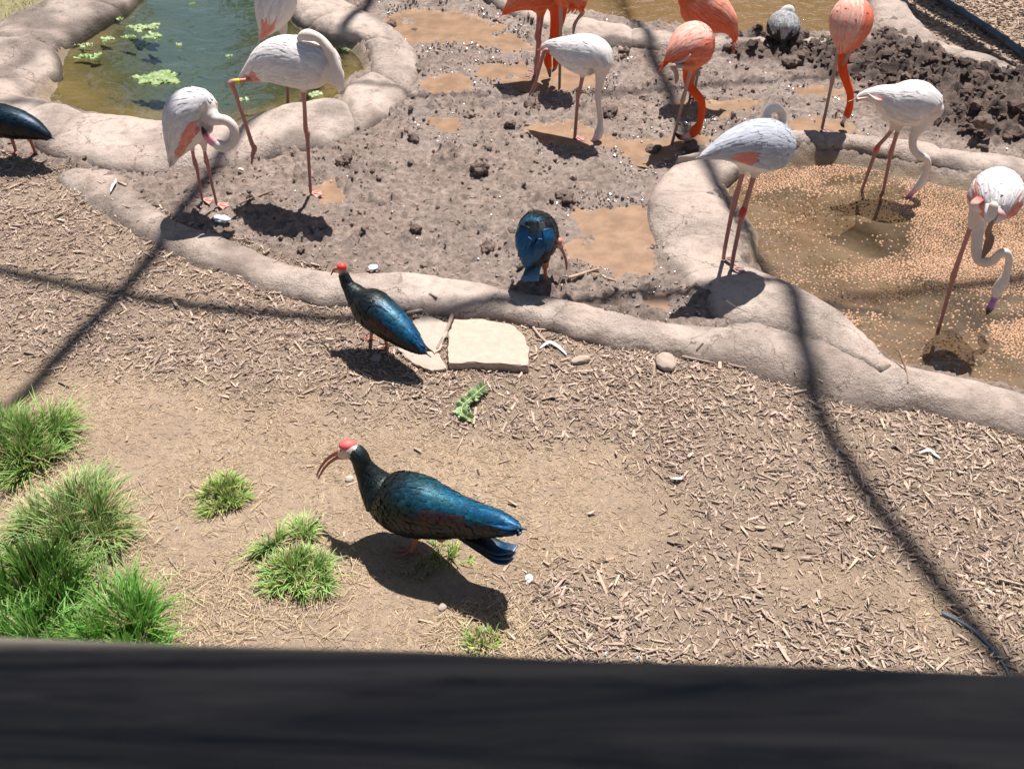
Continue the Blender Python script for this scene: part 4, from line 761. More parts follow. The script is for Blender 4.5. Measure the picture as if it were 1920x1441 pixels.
col = chip_cols(n, bare); col[straw] = np.array([.52, .40, .25])*rng.uniform(.7, 1.15, (straw.sum(), 1))
v, f, c = slabs(x, y, z, L, Wd, T, rng.uniform(0, 6.3, n), rng.normal(0, .28, n), rng.normal(0, .16, n), col); mb.add(v, f, c)
tag(mb.build('wood_chips', CHIP), None, None, kind='stuff'); print('chips', n)
# chips and dust that have blown onto the foot of the kerb
from mathutils.bvhtree import BVHTree
vv = []; ff = []; kr = [o for o in SC.objects if o.type == 'MESH' and o.parent and o.parent.name == 'kerb']
for o in kr:
    b0 = len(vv); l = root_loc(o); vv += [v_.co+l for v_ in o.data.vertices]; ff += [[i+b0 for i in p.vertices] for p in o.data.polygons]
bvh = BVHTree.FromPolygons(vv, ff); mb = MB(); X_ = []
cx_, cy_ = scatter(60000, -4.2, 3.6, 3.2, 7.2); sd = sdist(cx_, cy_, MULCH); ok = (sd > -.2) & (sd < .16) & vis(cx_, cy_) & (rng.random(len(sd)) < np.where(sd > .03, .62, .10)); cx_, cy_ = cx_[ok], cy_[ok]
for a, b in zip(cx_, cy_):
    h_ = bvh.ray_cast(Vector((a, b, 1)), Vector((0, 0, -1)))
    if h_[0] is not None and h_[0].z > -.02 and (h_[0].z < .05 or random.random() < .06): X_.append((a, b, h_[0].z))
X_ = np.array(X_); n = len(X_); L = np.exp(rng.normal(math.log(.015), .5, n)); Wd = L*rng.uniform(.14, .36, n)
v, f, c = slabs(X_[:, 0], X_[:, 1], X_[:, 2]-.001, L, Wd, Wd*.5, rng.uniform(0, 6.3, n), rng.normal(0, .15, n), rng.normal(0, .1, n), chip_cols(n, np.zeros(n))); mb.add(v, f, c)
tag(mb.build('wood_chips', CHIP), None, None, kind='stuff')
# larger chips on top, near the kerb
mb = MB(); x, y = scatter(16000, -4.4, 4.4, 1.9, 5.8); sd = sdist(x, y, MULCH); bare = sstep(-.1, .35, np.maximum(sdist(x, y, BARE), sdist(x, y, BARE2))+.2*fbm2(x, y, 1.6, 3, 61)); ok = vis(x, y) & (sd > 0) & (rng.random(len(x)) < (.07+.26*sstep(1.2, 0, sd)+.08*sstep(-.5, 2, x))*(1-.85*bare)); x, y = x[ok], y[ok]; n = len(x)
L = rng.uniform(.020, .050, n); Wd = L*rng.uniform(.14, .34, n); T = Wd*rng.uniform(.3, .6, n)
v, f, c = slabs(x, y, height(x, y)+rng.uniform(.002, .014, n), L, Wd, T, rng.uniform(0, 6.3, n), rng.normal(0, .3, n), rng.normal(0, .14, n), chip_cols(n, np.zeros(n))*1.06); mb.add(v, f, c)
tag(mb.build('wood_chips', CHIP), None, None, kind='stuff'); print('big', n)
# chips beyond the right rim and the top left corner
mb = MB(); x, y = scatter(36000, 2.5, 9, 5.5, 10.5); ok = vis(x, y) & (sdist(x, y, BEYOND) > .05); x, y = x[ok], y[ok]; n = len(x); L = rng.uniform(.015, .045, n); Wd = L*rng.uniform(.3, .6, n)
v, f, c = slabs(x, y, height(x, y)+rng.uniform(0, .012, n), L, Wd, Wd*.5, rng.uniform(0, 6.3, n), rng.normal(0, .25, n), rng.normal(0, .15, n), chip_cols(n, np.zeros(n))*np.array([.95, .95, .92])); mb.add(v, f, c)
tag(mb.build('bark_mulch', CHIP), None, None, kind='stuff')
# debris in the mud
mb = MB(); x, y = scatter(42000, -4.6, 5, 4.2, 9.6); mul_, mud_, clod_, _, pd_, pud_ = zones(x, y); ok = vis(x, y) & (mud_ > .6) & (clod_ < .4) & (pd_ < -.05) & (pud_ < -.03) & (rng.random(len(x)) < .12+.5*sstep(5.6, 4.3, y+.25*x)); x, y = x[ok], y[ok]; n = len(x)
L = rng.uniform(.010, .034, n); Wd = rng.uniform(.0025, .008, n); cc = np.array([.33, .25, .2])*rng.uniform(.5, 1.5, (n, 1))
v, f, c = slabs(x, y, height(x, y)-.001, L, Wd, Wd*.6, rng.uniform(0, 6.3, n), rng.normal(0, .2, n), rng.normal(0, .15, n), cc); mb.add(v, f, c)
tag(mb.build('mud_litter', CHIP), None, None, kind='stuff'); print('litter', n)
# ------------------------------------------------------------------ clods
def ico(sub=2):
    t = (1+5**.5)/2; v = [(-1, t, 0), (1, t, 0), (-1, -t, 0), (1, -t, 0), (0, -1, t), (0, 1, t), (0, -1, -t), (0, 1, -t), (t, 0, -1), (t, 0, 1), (-t, 0, -1), (-t, 0, 1)]
    f = [(0, 11, 5), (0, 5, 1), (0, 1, 7), (0, 7, 10), (0, 10, 11), (1, 5, 9), (5, 11, 4), (11, 10, 2), (10, 7, 6), (7, 1, 8), (3, 9, 4), (3, 4, 2), (3, 2, 6), (3, 6, 8), (3, 8, 9), (4, 9, 5), (2, 4, 11), (6, 2, 10), (8, 6, 7), (9, 8, 1)]
    v = [np.array(q)/np.linalg.norm(q) for q in v]
    for _ in range(sub-1):
        mid = {}; nf = []
        def m(a, b):
            k = (min(a, b), max(a, b))
            if k not in mid: q = v[a]+v[b]; v.append(q/np.linalg.norm(q)); mid[k] = len(v)-1
            return mid[k]
        for a, b, c in f: ab, bc, ca = m(a, b), m(b, c), m(c, a); nf += [(a, ab, ca), (b, bc, ab), (c, ca, bc), (ab, bc, ca)]
        f = nf
    return np.array(v), np.array(f)
IV2, IF2 = ico(2); IV3, IF3 = ico(4)
def lump(mb, c, r, col, sq=(1, 1, .7), rough=.45, seed=0, hi=False):
    V, Fa = (IV3, IF3) if hi else (IV2, IF2); off = np.array([seed*3.1, seed*1.7, seed*.9])
    k = 1+rough*noise3(V*1.3+off, seed)+(.5*rough*noise3(V*3.2+off, seed+1))
    if hi: k = k+.25*rough*noise3(V*8+off, seed+2)
    a = random.uniform(0, 6.3); P = V*k[:, None]*r*np.array(sq); P = np.stack([P[:, 0]*math.cos(a)-P[:, 1]*math.sin(a), P[:, 0]*math.sin(a)+P[:, 1]*math.cos(a), P[:, 2]], 1)
    mb.add(P+np.array(c), Fa, col)
mb = MB(); x, y = scatter(9000, 1.2, 6.5, 5.2, 9.5); mul_, mud_, clod_, _, pd_, pud_ = zones(x, y); ok = vis(x, y) & (clod_ > .55) & (pd_ < -.1); x, y = x[ok][:1500], y[ok][:1500]; z = height(x, y)
for i in range(len(x)):
    r = float(np.exp(rng.normal(math.log(.0165), .5))); lump(mb, (x[i], y[i], z[i]+r*.15), r, np.array([.12, .078, .06])*random.uniform(.4, 1.3), seed=i % 50, rough=.6)
x, y = scatter(10000, -4.2, 4.5, 4.3, 9.3); mul_, mud_, clod_, _, pd_, pud_ = zones(x, y); ok = vis(x, y) & (mud_ > .8) & (clod_ < .3) & (pd_ < -.25) & (pud_ < 0) & (rng.random(len(x)) < .32+.4*sstep(0, .8, fbm2(x, y, 2, 2, 88))); x, y = x[ok][:2000], y[ok][:2000]; z = height(x, y)
for i in range(len(x)):
    r = float(np.exp(rng.normal(math.log(.0085), .5))); lump(mb, (x[i], y[i], z[i]+r*.2), r, np.array([.27, .20, .162])*random.uniform(.45, 1.3), seed=i % 50, rough=.6)
tag(mb.build('mud_clods', CLOD, smooth=False), None, None, kind='stuff')
GLINT, nt_, b_ = mat('glint_grit'); b_.inputs['Base Color'].default_value = (.16, .11, .085, 1); b_.inputs['Roughness'].default_value = .27; b_.inputs['Specular IOR Level'].default_value = 1.; b_.inputs['IOR'].default_value = 2.1  # glossy grains added round the puddles to catch sun glints
mb = MB(); V1, F1 = ico(1); x, y = scatter(90000, -3, 4.6, 4.3, 9.6); mul_, mud_, clod_, _, pd_, pud_ = zones(x, y); ok = vis(x, y) & (mud_ > .7) & (clod_ < .7) & (pd_ < -.1) & (pud_ < .02) & (rng.random(len(x)) < .9*sstep(-.22, .0, pud_)*sstep(-.3, .5, fbm2(x, y, 4, 2, 91))+.03); x, y = x[ok][:11000], y[ok][:11000]; z = height(x, y); n = len(x)
r = rng.uniform(.004, .0105, (n, 1, 1)); q = rng.normal(0, 1, (n, 4)); q /= np.linalg.norm(q, axis=1, keepdims=True); a_, b2_, c_, d_ = q.T
RM = np.stack([np.stack([1-2*(c_*c_+d_*d_), 2*(b2_*c_-a_*d_), 2*(b2_*d_+a_*c_)], 1), np.stack([2*(b2_*c_+a_*d_), 1-2*(b2_*b2_+d_*d_), 2*(c_*d_-a_*b2_)], 1), np.stack([2*(b2_*d_-a_*c_), 2*(c_*d_+a_*b2_), 1-2*(b2_*b2_+c_*c_)], 1)], 1)
VV = np.einsum('nij,kj->nki', RM, V1)*r*rng.uniform(.8, 1.2, (n, 12, 1))+np.stack([x, y, z+.001], 1)[:, None]
mb.add(VV.reshape(-1, 3), (F1[None]+12*np.arange(n)[:, None, None]).reshape(-1, 3)); tag(mb.build('glint_grit', GLINT), None, None, kind='stuff')
def rock(name, px, py, r, col, label, cat='clod', sq=(1, 1, .7), m=CLOD, rough=.4, seed=0, group=None, dz=.3):
    g = G(px, py); mb = MB(); rr = r/scl(g); lump(mb, (g[0], g[1], g[2]+rr*dz), rr, col, sq, rough, seed, True)
    return tag(mb.build(name, m, loc=g, smooth=True), label, cat, group)
MC = (.165, .115, .09)
for i, (px, py, r, lb) in enumerate([(648, 308, 15, 'dark mud clod beside the standing leg of the sleeping flamingo'), (1062, 374, 15, 'dark mud clod above the squarish brown puddle'), (1225, 283, 13, 'wet mud clod at the end of the long puddle by the central orange flamingo'),
        (998, 202, 16, 'lumpy mud clod left of the feeding white flamingo'), (956, 236, 9, 'small mud clod below left of the lifted foot of the feeding white flamingo'), (1142, 214, 13, 'mud clod right of the thin neck of the feeding white flamingo'), (900, 320, 14, 'crumbly mud clod in the middle of the mud flat'),
        (915, 470, 15, 'mud clod in the mud left of the pecking blue ibis'), (776, 262, 11, 'mud clod on the mud right of the green pond rim'), (1170, 100, 10, 'mud clod under the muddy rim near the brown pond'), (733, 50, 12, 'dark mud clod beside the top puddle right of the boulder rim'),
        (780, 62, 8, 'tiny clod standing in the top puddle'), (1295, 282, 14, 'black wet clod below the bill of the central orange flamingo'), (1482, 122, 13, 'big dark clod below the grey duck'), (1845, 235, 16, 'large angular dark clod above the far rim at right'), (1700, 150, 12, 'big dark clod above the wading white flamingo'), (780, 430, 9, 'mud clod near the long kerb above the wooden stick')]):
    rock('mud_clod', px, py, r, MC, lb, 'clod', (1.1, 1, .75), CLOD, .5, i+3, 'clods of mud')
rock('stone', 1247, 683, 21, (.40, .32, .26), 'rounded tan stone lying on the chips below the kerb', 'stone', (1.15, .9, .6), STONE, .12, 4)
rock('stone', 1166, 642, 10, (.5, .41, .33), 'small pale block of stone against the lower kerb edge', 'stone', (1, .9, .8), STONE, .2, 9)
rock('stone', 1088, 678, 14, (.40, .32, .26), 'oblong stone on the chips right of the white feather', 'stone', (1.5, .7, .5), STONE, .15, 12)
rock('stone', 416, 414, 12, (.62, .63, .66), 'white stone at the kerb below the preening flamingo', 'stone', (1.3, .8, .5), STONE, .3, 14)
rock('stone', 452, 319, 5, (.6, .52, .45), 'tiny pale pebble under the pond rim by the sleeping flamingo', 'stone', (1.3, .8, .5), STONE, .2, 15)
rock('stone', 600, 427, 0.1+9, (.17, .125, .1), 'brown pebble in the shadow of the sleeping flamingo', 'stone', (1.1, .9, .6), STONE, .3, 16)
rock('stone', 830, 1140, 9, (.36, .30, .25), 'grey-brown pebble in the shadow edge of the foreground ibis', 'stone', (1.1, .9, .6), STONE, .2, 18)
rock('stone', 992, 1086, 8, (.80, .78, .76), 'bright white pebble right of the foreground ibis shadow', 'stone', (1.1, .9, .7), STONE, .2, 19)
rock('stone', 655, 898, 8, (.45, .38, .32), 'pale pebble behind the throat of the foreground ibis', 'stone', (1.1, .9, .6), STONE, .2, 20)
rock('stone', 705, 673, 10, (.36, .29, .24), 'flat brown pebble in the shadow of the ibis by the slabs', 'stone', (1.1, .9, .4), STONE, .2, 21)
# scattered white droppings / down
mb = MB(); n = 330; k = 0
while k < n:
    xx, yy = rng.uniform(-3.4, 3.4), rng.uniform(2.1, 5.2); 
    if sdist(np.array([xx]), np.array([yy]), MULCH)[0] < .05: continue
    k += 1; zz = hz(xx, yy)+.010; r = rng.uniform(.002, .0065)
    for j in range(random.choice([1, 2, 5, 9])):
        a = rng.uniform(0, 6.3); d = np.array([math.cos(a), math.sin(a), .25])*r*rng.uniform(.5, 2.); q = np.array([xx, yy, zz]); s_ = np.array([-math.sin(a), math.cos(a), 0])*r*.3
        mb.add([q, q+d*.6+s_, q+d*1.3, q+d*.6-s_, q+np.array([0, 0, r*.5])], [[0, 1, 4], [1, 2, 4], [2, 3, 4], [3, 0, 4]], np.array([.66, .65, .64])*rng.uniform(.7, 1.1))
tag(mb.build('down_fluff', FEATHER_W), None, None, kind='stuff')
# ------------------------------------------------------------------ slabs beside the kerb
def slab(name, pts, z0, th, label, col, tilt=0):
    P = np.array([W(a, b, z0+th)[:2] for a, b in pts]); P = np.concatenate([P[i]+(P[(i+1) % len(P)]-P[i])*np.arange(5)[:, None]/5 for i in range(len(P))]); P = P+rng.normal(0, .0028, P.shape); c = P.mean(0); n = len(P); rows = []
    for k, zz in ((1.0, z0-.02), (1.004, z0+th*.35), (1.0, z0+th*.8), (.985, z0+th), (.6, z0+th+.003), (.2, z0+th+.002)): rows.append(np.c_[c+(P-c)*k+(rng.normal(0, .002, P.shape) if .9 < k else 0), np.full(n, zz)+(rng.normal(0, .0010, n) if k > .9 else 0)])
    V = np.vstack(rows+[np.array([[c[0], c[1], z0+th+.002]])]); V[:, 2] += tilt*(V[:, 1]-c[1]); m = len(rows); ix = np.arange(m*n).reshape(m, n)
    f = np.stack([ix[:-1], np.roll(ix[:-1], -1, 1), np.roll(ix[1:], -1, 1), ix[1:]], -1).reshape(-1, 4); mb = MB(); mb.add(V, f, col); mb.f.append(np.array([[ix[-1, i], ix[-1, (i+1) % n], m*n] for i in range(n)])); mb.m.append(np.zeros(n))
    return tag(mb.build(name, STONE, loc=(c[0], c[1], z0)), label, 'stone slab', 'flat stone slabs by the kerb')
slab('stone_slab', [(850, 598), (905, 598), (960, 608), (985, 630), (992, 655), (990, 685), (960, 683), (900, 678), (842, 682), (838, 660), (842, 625)], .012, .036, 'thick pale squarish stone slab with chipped right corner', (.46, .36, .285))
slab('stone_slab', [(772, 602), (800, 590), (842, 606), (838, 622), (826, 655), (815, 662), (790, 640)], .010, .018, 'thin stone slab with pointed top behind the tail of the ibis', (.43, .355, .29))
slab('stone_slab', [(745, 652), (790, 655), (822, 662), (838, 690), (810, 694), (775, 680)], .006, .014, 'low stone fragment in front of the thin slab, half under the chips', (.42, .345, .28))
# ------------------------------------------------------------------ twigs, feathers, hose
def stick(name, pts, r, col, label, cat='stick', dz=.01, m=TWIG, par=None, group=None):
    p = [G(a, b)+np.array([0, 0, dz]) for a, b in pts]; mb = MB(); s = scl(p[0]); rr = [r/s*(1-.35*i/(len(p)-1))*random.uniform(.85, 1.1) for i in range(len(p))]
    tube(mb, p, rr, col, 8, 5); return tag(mb.build(name, m, loc=p[0], smooth=True), label, cat, group)
stick('stick', [(1068, 523), (1088, 517), (1106, 511), (1122, 507)], 3.6, (.42, .3, .22), 'short broken stick on the mud right of the pecking ibis')
stick('stick', [(444, 388), (466, 377), (490, 368), (514, 360)], 1.8, (.3, .2, .15), 'thin twig with a clod beside the preening flamingo feet')
rock('mud_clod', 470, 372, 7, (.07, .05, .04), 'small black clod stuck on the thin twig', 'clod', (1, .9, .9), CLOD, .4, 33, 'clods of mud')
stick('stick', [(850, 592), (840, 620), (830, 640), (820, 660)], 4.5, (.28, .22, .18), 'grey stick wedged between the two stone slabs', dz=.022)
stick('stick', [(765, 592), (795, 586), (825, 585), (853, 587)], 4, (.36, .28, .23), 'weathered stick lying under the kerb behind the slabs', dz=.018)
stick('stick', [(1000, 618), (1014, 636), (1030, 650)], 3, (.42, .33, .26), 'short stick below the kerb right of the thick slab', dz=.015)
stick('stick', [(955, 600), (975, 594), (995, 602), (1012, 616)], 1.4, (.45, .33, .24), 'thin arched twig resting over the corner of the thick slab', dz=.04)
stick('stick', [(600, 530), (608, 545), (618, 560)], 4, (.45, .36, .29), 'splintered stick at the kerb below the bill of the slab-side ibis', dz=.015)
stick('stick', [(1280, 672), (1310, 678), (1338, 684)], 3, (.33, .25, .2), 'dark stick on the chips right of the rounded stone', dz=.012)
stick('stick', [(1366, 686), (1390, 692), (1412, 694)], 2.6, (.36, .27, .21), 'dark sliver of wood against the broad kerb section', dz=.012)
stick('stick', [(1350, 586), (1372, 602), (1398, 614)], .9, (.2, .14, .1), 'thin straw in the kerb crack beneath the tall flamingo shadow', dz=.10)
stick('stick', [(1678, 682), (1684, 700), (1690, 718), (1694, 742)], 2.3, (.23, .15, .10), 'brown twig stuck in the kerb joint at right', dz=.088)
stick('hose', [(1768, 1152), (1800, 1168), (1830, 1188), (1858, 1216), (1882, 1250), (1905, 1300), (1925, 1360)], 4.2, (.10, .135, .165), 'blue-grey hose half buried in the chips at lower right', 'hose', .006, RUBBER)
def lay_feather(pts, w, label, dz=.012):
    p = [G(a, b)+np.array([0, 0, dz]) for a, b in pts]; p[1][2] += .012; mb = MB(); s = scl(p[0]); L = Loft(p, [w*.4/s, w/s, w*.9/s, w*.3/s][:len(p)], 5); L.b = L.r*.12+.0006; L.put(mb, (.72, .71, .70), 10)
    tube(mb, p, .0012, (.6, .57, .5), 5); return tag(mb.build('fallen_feather', FEATHER_W, loc=p[0], smooth=True), label, 'feather', 'feathers lying on the ground')
lay_feather([(1012, 656), (1030, 648), (1048, 654), (1062, 668)], 4.2, 'curled white feather on the chips right of the thick slab')
lay_feather([(1722, 852), (1740, 850), (1752, 855), (1762, 862)], 4, 'small white feather on the chips below the broad kerb at right')
lay_feather([(1258, 900), (1268, 903), (1275, 900), (1280, 896)], 4, 'fluffy pale feather in the middle of the chips')
lay_feather([(212, 375), (217, 366), (220, 358), (222, 350)], 3, 'small white feather on the upper left end of the kerb', .062)
mb = MB(); g = W(700, 500, .085); lump(mb, (g[0], g[1], g[2]), .024, (.72, .73, .72), (1.1, 1, .12), .15, 5, True); tag(mb.build('dropping', STONE, loc=g), 'round white dropping on top of the kerb by the ibis with red crown', 'dropping')
# pipe at upper right
mb = MB(); p = [W(a, b, .05) for a, b in [(1680, -60), (1762, -4), (1800, 20), (1850, 52), (1885, 76), (1922, 102), (2040, 180), (2200, 280)]]; tube(mb, p, .029, (.09, .12, .15), 14, 8)
for i in range(1, 7):
    q = p[i]; d = (p[i+1]-p[i]); d /= np.linalg.norm(d); tube(mb, [q-d*.02, q+d*.02], .033, (.07, .09, .12), 14, 2)
tag(mb.build('pipe', RUBBER, loc=p[2], smooth=True), 'dark blue-grey drain pipe running down the far right corner', 'pipe')
# ------------------------------------------------------------------ floating lettuce and the green leaf on the chips
def leafy(px, py, w, hpx, z, label, n=6, col=(.17, .30, .06), name='lettuce', grow=0, ang=None):
    c0 = W(px, py, z); s = scl(c0); mb = MB(); rx = w/s/2; ry = hpx/s/2/.5
    for i in range(n):
        a = random.uniform(0, 6.3) if ang is None else ang+random.uniform(-.5, .5); L = random.uniform(.6, 1)*max(rx, .03); wd = L*random.uniform(.3, .5)
        ox, oy = random.uniform(-1, 1)*rx*.7, random.uniform(-1, 1)*ry*.6; m_, k_ = 9, 6
        t = np.linspace(0, 1, m_)[:, None]; q = np.linspace(-1, 1, k_)[None]; wv = np.sin(np.pi*(t*.85+.08))**.7*wd*(1+.25*np.sin(t*31+i)+.2*np.cos(t*50+q*3))
        X_ = (t-.5)*L*1.6+0*q; Y_ = q*wv; Z_ = .006+.010*np.abs(q)**1.5*np.sin(t*24+i*2+q*5)+.006*np.sin(t*13+i)+.004*i/n+grow*t; tone = (.75+.5*np.abs(q)+.0*t)
        x_ = c0[0]+ox+X_*math.cos(a)-Y_*math.sin(a); y_ = c0[1]+oy+X_*math.sin(a)+Y_*math.cos(a); V = np.stack([x_, y_, z+Z_], -1).reshape(-1, 3)
        cc = lerp(np.array(col), np.array([.55, .62, .34]), random.uniform(0, .6)); rib = np.clip(1-np.abs(q)*3, 0, 1)+0*t
        C_ = (cc[None]*(1-rib.ravel()[:, None]*.8)+np.array([.7, .74, .55])[None]*rib.ravel()[:, None]*.8)
        ix = np.arange(m_*k_).reshape(m_, k_); mb.add(V, np.stack([ix[:-1, :-1], ix[:-1, 1:], ix[1:, 1:], ix[1:, :-1]], -1).reshape(-1, 4), C_)
    return tag(mb.build(name, LEAF, loc=c0, smooth=True), label, 'lettuce', 'scraps of lettuce' if name == 'lettuce' else None)
for (px, py, w, h, n, lb) in [(181, 50, 26, 8, 4, 'lettuce scrap floating nearest the top left boulders of the green pond'), (149, 64, 28, 14, 5, 'lettuce scrap floating by the dark shadowed boulder at the pond edge'), (222, 36, 26, 10, 4, 'pale lettuce scrap floating farthest up in the green pond'), (205, 74, 34, 9, 4, 'narrow lettuce scrap between two larger ones in the pond'),
        (240, 70, 30, 6, 3, 'thin lettuce strip beside the narrow scrap'), (268, 53, 56, 12, 6, 'long lettuce scrap floating left of the blue sky reflection'), (293, 68, 48, 10, 5, 'ragged lettuce scrap just below the long one'), (334, 84, 16, 7, 3, 'small round lettuce scrap within the blue reflection'), (128, 88, 22, 12, 4, 'whitish lettuce scrap against the left boulders'), (156, 86, 24, 12, 4, 'lettuce scrap standing up beside the left boulders'),
        (166, 106, 44, 8, 4, 'long flat lettuce strip lowest on the left side of the pond'), (293, 149, 92, 17, 11, 'largest lettuce clump floating in the middle of the green pond'), (431, 106, 15, 7, 3, 'tiny lettuce scrap left of the sleeping flamingo'), (458, 187, 26, 8, 3, 'lettuce scrap beside the lifted leg of the sleeping flamingo'), (590, 178, 32, 9, 4, 'bright lettuce scrap under the belly of the sleeping flamingo'), (646, 94, 34, 4, 2, 'thin lettuce strip by the right boulders'), (364, 8, 14, 5, 2, 'lettuce scrap at the top of the blue reflection')]:
    leafy(px, py, w, h, -.034, lb, n)
def crinkle():
    mb = MB(); pts = [(908, 732), (893, 745), (880, 755), (868, 765), (866, 778), (876, 787), (893, 792)]; p = np.array([G(a, b)+np.array([0, 0, .03-.003*i]) for i, (a, b) in enumerate(pts)]); L = Loft(p, [.003]*7, 8); L.put(mb, (.42, .56, .22), 8)
    for i in range(2, len(L.C)-6, 2):
        for sg in (-1, 1):
            for j in range(2):
                c = L.C[i]; d = L.L[i]*sg+L.T[i]*random.uniform(-.6, .6); d /= np.linalg.norm(d); ln = random.uniform(.022, .05)*(1 if i < 30 else .7); w_ = random.uniform(.008, .016); t_ = L.T[i]*w_; u = np.array([0, 0, random.uniform(-.006, .018)])
                mb.add([c, c+d*ln*.35+t_, c+d*ln*.8+t_*.7+u, c+d*ln+u*1.5, c+d*ln*.8-t_*.7+u*.4, c+d*ln*.35-t_, c+d*ln*.5+u*1.3], [[0, 1, 6], [1, 2, 6], [2, 3, 6], [3, 4, 6], [4, 5, 6], [5, 0, 6]], np.array([.30, .40, .19])*random.uniform(.75, 1.4))
    tag(mb.build('leaf', LEAF, loc=p[3]), 'curled green ragged leaf lying alone on the wood chips', 'leaf')
crinkle()
# ------------------------------------------------------------------ feed pellets on the pond
def pellets():
    D1 = [poly(q, -.03) for q in ([(1400, 318), (1470, 300), (1560, 300), (1600, 315), (1560, 338), (1500, 348), (1440, 350), (1400, 345)],
        [(1690, 335), (1760, 335), (1830, 350), (2050, 400), (2200, 520), (2100, 620), (1930, 560), (1850, 545), (1760, 520), (1690, 515), (1600, 500), (1690, 490), (1712, 440), (1700, 400), (1640, 385), (1700, 370)],
        [(1840, 600), (1960, 600), (2100, 700), (1960, 715), (1880, 660)])]
    hole = poly([(1560, 385), (1640, 385), (1695, 410), (1712, 455), (1700, 485), (1600, 480), (1560, 440)], -.03)
    h = .0140; xs = np.arange(1.2, 4.9, h); ys = np.arange(3.6, 6.4, h*.88); X, Y = np.meshgrid(xs, ys); X = X+(np.arange(len(ys)) % 2)[:, None]*h*.5; x, y = X.ravel(), Y.ravel()
    ok = (sdist(x, y, R_POND) > .0) & vis(x, y, 60); x, y = x[ok], y[ok]
    x, y = x+.05*fbm2(x, y, 2.5, 3, 5), y+.05*fbm2(x, y, 2.5, 3, 15); d = np.full(len(x), -9.)
    for q in D1: d = np.maximum(d, sdist(x, y, q))
    w = fbm2(x, y, 2.6, 3, 71); w2 = fbm2(x*.6+y*.5, y*2.2-x*.5, 3.0, 3, 73); dd = d+.10*w
    hol = sstep(-.03, .06, sdist(x, y, hole)+.05*w); dens = .96*sstep(-.05, .06, dd)+.7*sstep(.12, .75, w2+.15*w)+.11; dens = np.clip(dens, 0, .97)*(1-.86*hol)
    edge = sstep(.02, .1, sdist(x, y, R_POND)); dens *= .5+.5*edge
    k = rng.random(len(x)) < dens; x, y, dn = x[k], y[k], dens[k]; n = len(x); jit = h*.35+h*1.8*(1-np.clip(dn, 0, 1)); x = x+rng.normal(0, 1, n)*jit*.6; y = y+rng.normal(0, 1, n)*jit*.6
    a = np.linspace(0, 2*np.pi, 6, endpoint=False); r = rng.uniform(.0054, .0068, n); el = rng.uniform(.8, 1.15, n)
    V = np.empty((n, 13, 3)); V[:, :6, 0] = x[:, None]+r[:, None]*np.cos(a)*el[:, None]; V[:, :6, 1] = y[:, None]+r[:, None]*np.sin(a); V[:, :6, 2] = -.036
    V[:, 6:12, 0] = x[:, None]+.72*r[:, None]*np.cos(a)*el[:, None]; V[:, 6:12, 1] = y[:, None]+.72*r[:, None]*np.sin(a); V[:, 6:12, 2] = -.0305; V[:, 12] = np.stack([x, y, np.full(n, -.0290)], 1)
    q = np.array([[i, (i+1) % 6, 6+(i+1) % 6, 6+i] for i in range(6)]); t = np.array([[6+i, 6+(i+1) % 6, 12] for i in range(6)])
    col = np.array([.53, .33, .205])*rng.uniform(.7, 1.2, (n, 1)); dk = rng.random(n) < .05*(1-dn); col[dk] = (.1, .07, .04); mb = MB()
    o = 13*np.arange(n)[:, None, None]; mb.add(V.reshape(-1, 3), (q[None]+o).reshape(-1, 4), np.repeat(col, 13, 0)); mb.f.append((t[None]+o).reshape(-1, 3)); mb.m.append(np.zeros(6*n)); print('pellets', n)
    tag(mb.build('feed_pellets', PELLET, smooth=True), None, None, kind='stuff')
pellets()
